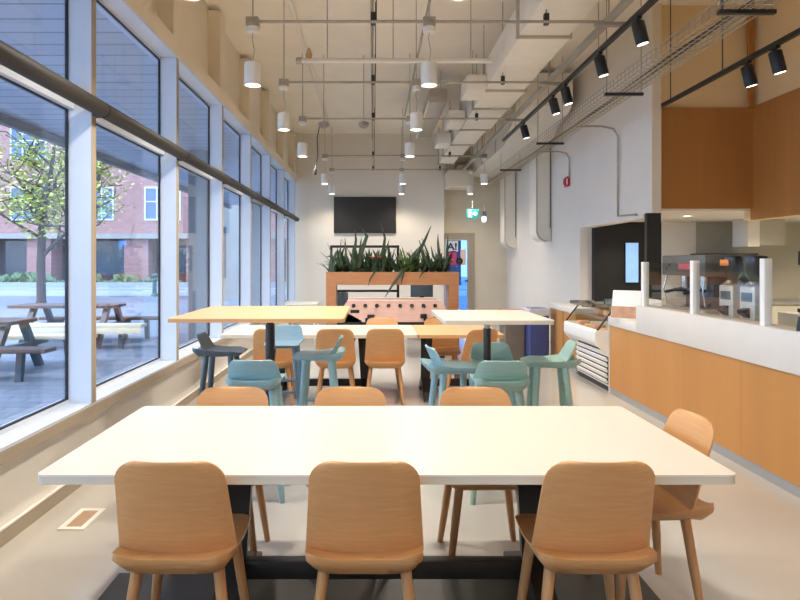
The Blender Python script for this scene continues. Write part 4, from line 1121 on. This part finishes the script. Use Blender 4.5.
# canopy over the glass wall
sbox('canopy_roof', M['canopy'], -5.3, -2.06, -8, 24, 3.62, 3.95)
sbox('canopy_fascia', M['concrete'], -5.4, -5.3, -8, 24, 3.48, 3.95)
for k, (x, y) in enumerate(((-3.35, 12.4), (-3.6, 19.5))):
    sbox('column_outside_%d' % (k + 1), M['concrete'], x - 0.17, x + 0.17, y - 0.2, y + 0.2, -0.1, 3.62)
# building across the street, faces the cafe
bl = thing('brick_building', 'pink brick building with wide windows across the street', 'building', (-18, 42, -0.08))
MB().box(-30, 24, 0.0, 14, 3.28, 18).build('upper_wall', M['brick'], bl)
MB().box(-30, 24, 1.6, 14, 0.0, 3.28).build('ground_storey', M['brick_shaded'], bl)
MB().box(-30, 24, -0.2, 0.3, 3.1, 3.42).build('ledge', M['concrete'], bl)
for x in (-8.6, -4.0, 2.4, 6.5, 11.0, 16.0):
    MB().box(x - 0.8, x + 0.8, 0.15, 1.6, 0.0, 3.28).build('pier', M['brick'], bl)
for x0, x1 in ((-7.6, -5.0), (-3.0, 1.4), (3.4, 5.6), (7.6, 10.0)):
    MB().box(x0, x1, 1.55, 1.6, 0.6, 3.0).build('shopfront', M['shop_dark'], bl)
for fl in range(3):
    zb = 4.3 + 4.0 * fl
    for x in (-13.5, -9.0, -4.6, -0.2, 4.2, 8.6, 13.0, 17.4):
        fr_ = MB().box(x - 1.2, x + 1.2, -0.05, 0.02, zb, zb + 0.1).box(x - 1.2, x + 1.2, -0.05, 0.02, zb + 2.1, zb + 2.2)
        for q in (-1.2, -0.42, 0.36, 1.1):
            fr_.box(x + q, x + q + 0.09, -0.05, 0.02, zb + 0.1, zb + 2.1)
        fr_.box(x - 1.1, x + 1.1, -0.04, 0.02, zb + 1.2, zb + 1.27)
        f = fr_.build('window', M['bld_frame'], bl)
        MB().box(x - 1.15, x + 1.15, -0.015, 0.01, zb + 0.05, zb + 2.15).build('pane', M['bld_glass'], f)
# neighbouring wing seen through the far windows
wg = thing('concrete_wing', 'grey building wing with tall slots seen through the far windows', 'building', (-6.6, 27.5, -0.1))
MB().box(-0.9, 1.4, 0, 3, 0, 9).build('wall', M['concrete'], wg)
for x in (-0.55, -0.2, 0.15):
    for z in (0.9, 4.0):
        MB().box(x, x + 0.14, -0.03, 0.02, z, z + 2.2).build('slot', M['shop_dark'], wg)
# planting strip in front of the building
m = MB()
for k in range(2600):
    x = random.uniform(-40, 3); y = random.uniform(40.15, 41.0); h = 0.75 * abs(math.sin(x * 0.9 + 1.3 * math.sin(x * 0.4))) + 0.15
    z = random.uniform(0, h); s = random.uniform(0.06, 0.13)
    a = random.uniform(0, PI)
    p = Vector((x, y, z))
    u = Vector((math.cos(a), math.sin(a), random.uniform(-.5, .5))) * s
    v = Vector((-math.sin(a) * 0.3, 0.2, 1)) * s
    vs = [m.bm.verts.new(p + q) for q in (-u - v, u - v, u + v, -u + v)]
    m.bm.faces.new(vs)
o = m.build('hedge', M['hedge'], None, loc=(0, 0, -0.08))
tag(o, 'low straggly planting along the foot of the brick building', 'planting', kind='stuff')
o = center_origin(MB().box(-45, 3, 39.2, 39.9, -0.08, 0.22).build('planter_wall', M['kerb']))
tag(o, 'long low pale kerb wall in front of the street planting', 'wall')
t = thing('bollard', 'green cast iron street post by the far kerb', 'bollard', (PX(154.5, 29.6), 29.6, -0.1))
MB().lathe([(0.16, 0), (0.16, 0.1), (0.10, 0.15), (0.09, 0.7), (0.13, 0.74), (0.13, 0.8), (0.05, 0.9)], seg=16).build('post', M['green_post'], t)
MB().lathe([(0.11, 0.88), (0.14, 1.0), (0.02, 1.08)], seg=16).build('cap', M['green_post'], t)

# trees
def tree(label, loc, H, seed, spread=1.0):
    rnd = random.Random(seed)
    t = thing('street_tree', label, 'tree', loc, 0, 'street trees')
    m = MB()
    tips = []
    def branch(p, d, L, r, depth):
        pts = [Vector(p)]; rr = [r]
        n = 5
        dd = Vector(d)
        for i in range(n):
            dd = (dd + Vector((rnd.uniform(-.22, .22), rnd.uniform(-.22, .22), rnd.uniform(-.05, .16)))).normalized()
            pts.append(pts[-1] + dd * L / n)
            rr.append(r * (1 - 0.55 * (i + 1) / n))
            if depth >= 1: tips.append(pts[-1].copy())
        m.tube(pts, [max(q, 0.018) for q in rr], 8 if depth < 2 else 5)
        if depth < 3:
            for k in range(3 if depth < 2 else 2):
                a = rnd.uniform(0, 2 * PI)
                b = pts[rnd.randint(2, n)]
                nd = Vector((math.cos(a) * 0.8 * spread, math.sin(a) * 0.8, rnd.uniform(0.0, 0.75))).normalized()
                branch(b, nd, L * rnd.uniform(0.6, 0.8), rr[3] * 0.62, depth + 1)
    zt = 1.55
    m.tube([(0, 0, 0), (0.02, 0, 0.15), (0.0, 0, zt), (0.05, 0, zt + 1.3), (0.12, 0, zt + 2.4)], [0.21, 0.165, 0.15, 0.135, 0.11], 12)
    branch((0.12, 0, zt + 2.35), (0.35, 0, 1), H * 0.42, 0.11, 0)
    branch((0.08, 0, zt + 1.9), (-0.75, 0.1, 0.8), H * 0.42, 0.085, 0)
    branch((0.0, 0, zt + 0.2), (0.85, 0, 0.75), H * 0.40, 0.09, 0)
    branch((0.02, 0, zt + 0.9), (-0.9, -0.1, 0.45), H * 0.36, 0.06, 0)
    branch((0.1, 0, zt + 2.1), (0.1, 0.8, 0.9), H * 0.38, 0.08, 0)
    m.build('trunk', M['bark'], t)
    f = MB()
    for p in tips:
        for k in range(3):
            c = p + Vector((rnd.gauss(0, .30), rnd.gauss(0, .30), rnd.gauss(-.05, .22)))
            s = rnd.uniform(0.07, 0.14)
            a = rnd.uniform(0, 2 * PI)
            u = Vector((math.cos(a), math.sin(a), rnd.uniform(-.6, .6))) * s
            v = Vector((-math.sin(a), math.cos(a), rnd.uniform(-.6, .6))) * s * 0.55
            vs = [f.bm.verts.new(c + q) for q in (-u, v, u, -v)]
            f.bm.faces.new(vs)
    fo = f.build('foliage', M['tree_leaf'], t)
    fo['kind'] = 'stuff'
tree('young street tree with yellow green leaves and forked trunk beyond the picnic tables', (-12.3, 23.7, -0.1), 5.2, 11)
tree('yellow green street tree further along the pavement, mostly behind the frame post', (-13.0, 28.5, -0.1), 5.0, 5)

# picnic tables
def picnic(label, loc, pale_near, pale_far):
    t = thing('picnic_table', label, 'picnic table', loc, 0, 'picnic tables outside')
    L = 2.0
    MB().prism(rounded_rect(-L, 0.0, -0.38, 0.38, 0.05), 'z', 0.71, 0.76).build('tabletop', M['table_timber'], t)
    MB().box(-L + 0.1, 0.75, -0.92, -0.60, 0.40, 0.46 if not pale_near else 0.46, bevel=0.01).build('bench', M['pale_timber'] if pale_near else M['table_timber'], t)
    if pale_near:
        MB().box(-L + 0.1, 0.74, -0.918, -0.88, 0.29, 0.40, bevel=0.005).build('bench_apron', M['pale_timber'], t)
    MB().box(-L + 0.1, 0.65, 0.60, 0.92, 0.40, 0.46, bevel=0.01).build('bench', M['pale_timber'] if pale_far else M['table_timber'], t)
    for x in (-1.55, 0.0 - 0.15):
        MB().box(x - 0.05, x + 0.05, -0.86, 0.86, 0.33, 0.40).build('cross_beam', M['table_metal'], t)
        for s in (-1, 1):
            MB().prism([(s * 0.16, 0.71), (s * 0.28, 0.71), (s * 0.74, 0.0), (s * 0.62, 0.0)], 'x', x - 0.05, x + 0.05).build('leg', M['table_metal'], t)
    for x in (0.3,):
        for s in (-1, 1):
            MB().prism([(s * 0.60, 0.40), (s * 0.70, 0.40), (s * 0.74, 0.0), (s * 0.66, 0.0)], 'x', x - 0.04, x + 0.04).build('leg', M['table_metal'], t)
    return t
picnic('dark timber picnic table outside the nearest window pane', (-5.0, 9.2, -0.1), False, True)
picnic('picnic table outside the second window pane with one pale bench', (-4.95, 12.5, -0.1), True, False)

# ------------------------------------------------------------------ daylight and view
w = bpy.data.worlds.new('World')
scene.world = w
w.use_nodes = True
nt = w.node_tree
bg = nt.nodes['Background']
bg.inputs['Color'].default_value = (0.52, 0.73, 1.0, 1)
bg.inputs['Strength'].default_value = 5.0
sun = bpy.data.lights.new('sun', 'SUN')
sun.energy = 2.4
sun.angle = math.radians(1.5)
sun.color = (1.0, 0.93, 0.82)
so = bpy.data.objects.new('sun', sun)
COL.objects.link(so)
so.rotation_euler = Vector((0.55, 0.62, -1.0)).to_track_quat('-Z', 'Y').to_euler()
# kitchen lights
spot((PX(687, 8.7), 8.7, 2.09), 30, 2.4, 0.7, name='downlight_lamp')
spot((PX(633, 9.6), 9.6, 2.09), 20, 2.4, 0.7, name='downlight_lamp')
for k, (x, y) in enumerate(((5.6, 8.6), (7.2, 8.6), (5.6, 6.2), (7.2, 6.2), (5.6, 3.8), (7.2, 3.8))):  # unseen downlights added to brighten the kitchen walls
    dup(bpy.data.objects['recessed_downlight'], (x, y, 2.115), 0, 'unseen downlight added to brighten the kitchen walls', 'kitchen downlights')
    spot((x, y, 2.09), 110, 2.7, 0.8, name='downlight_lamp')

scene.view_settings.view_transform = 'Standard'
scene.view_settings.look = 'None'
scene.view_settings.gamma = 1.0
scene.view_settings.use_curve_mapping = False
scene.view_settings.exposure = 0.3
scene.cycles.max_bounces = 12
scene.cycles.diffuse_bounces = 6
scene.cycles.transparent_max_bounces = 24
scene.cycles.use_denoising = True
scene.cycles.sample_clamp_indirect = 8.0
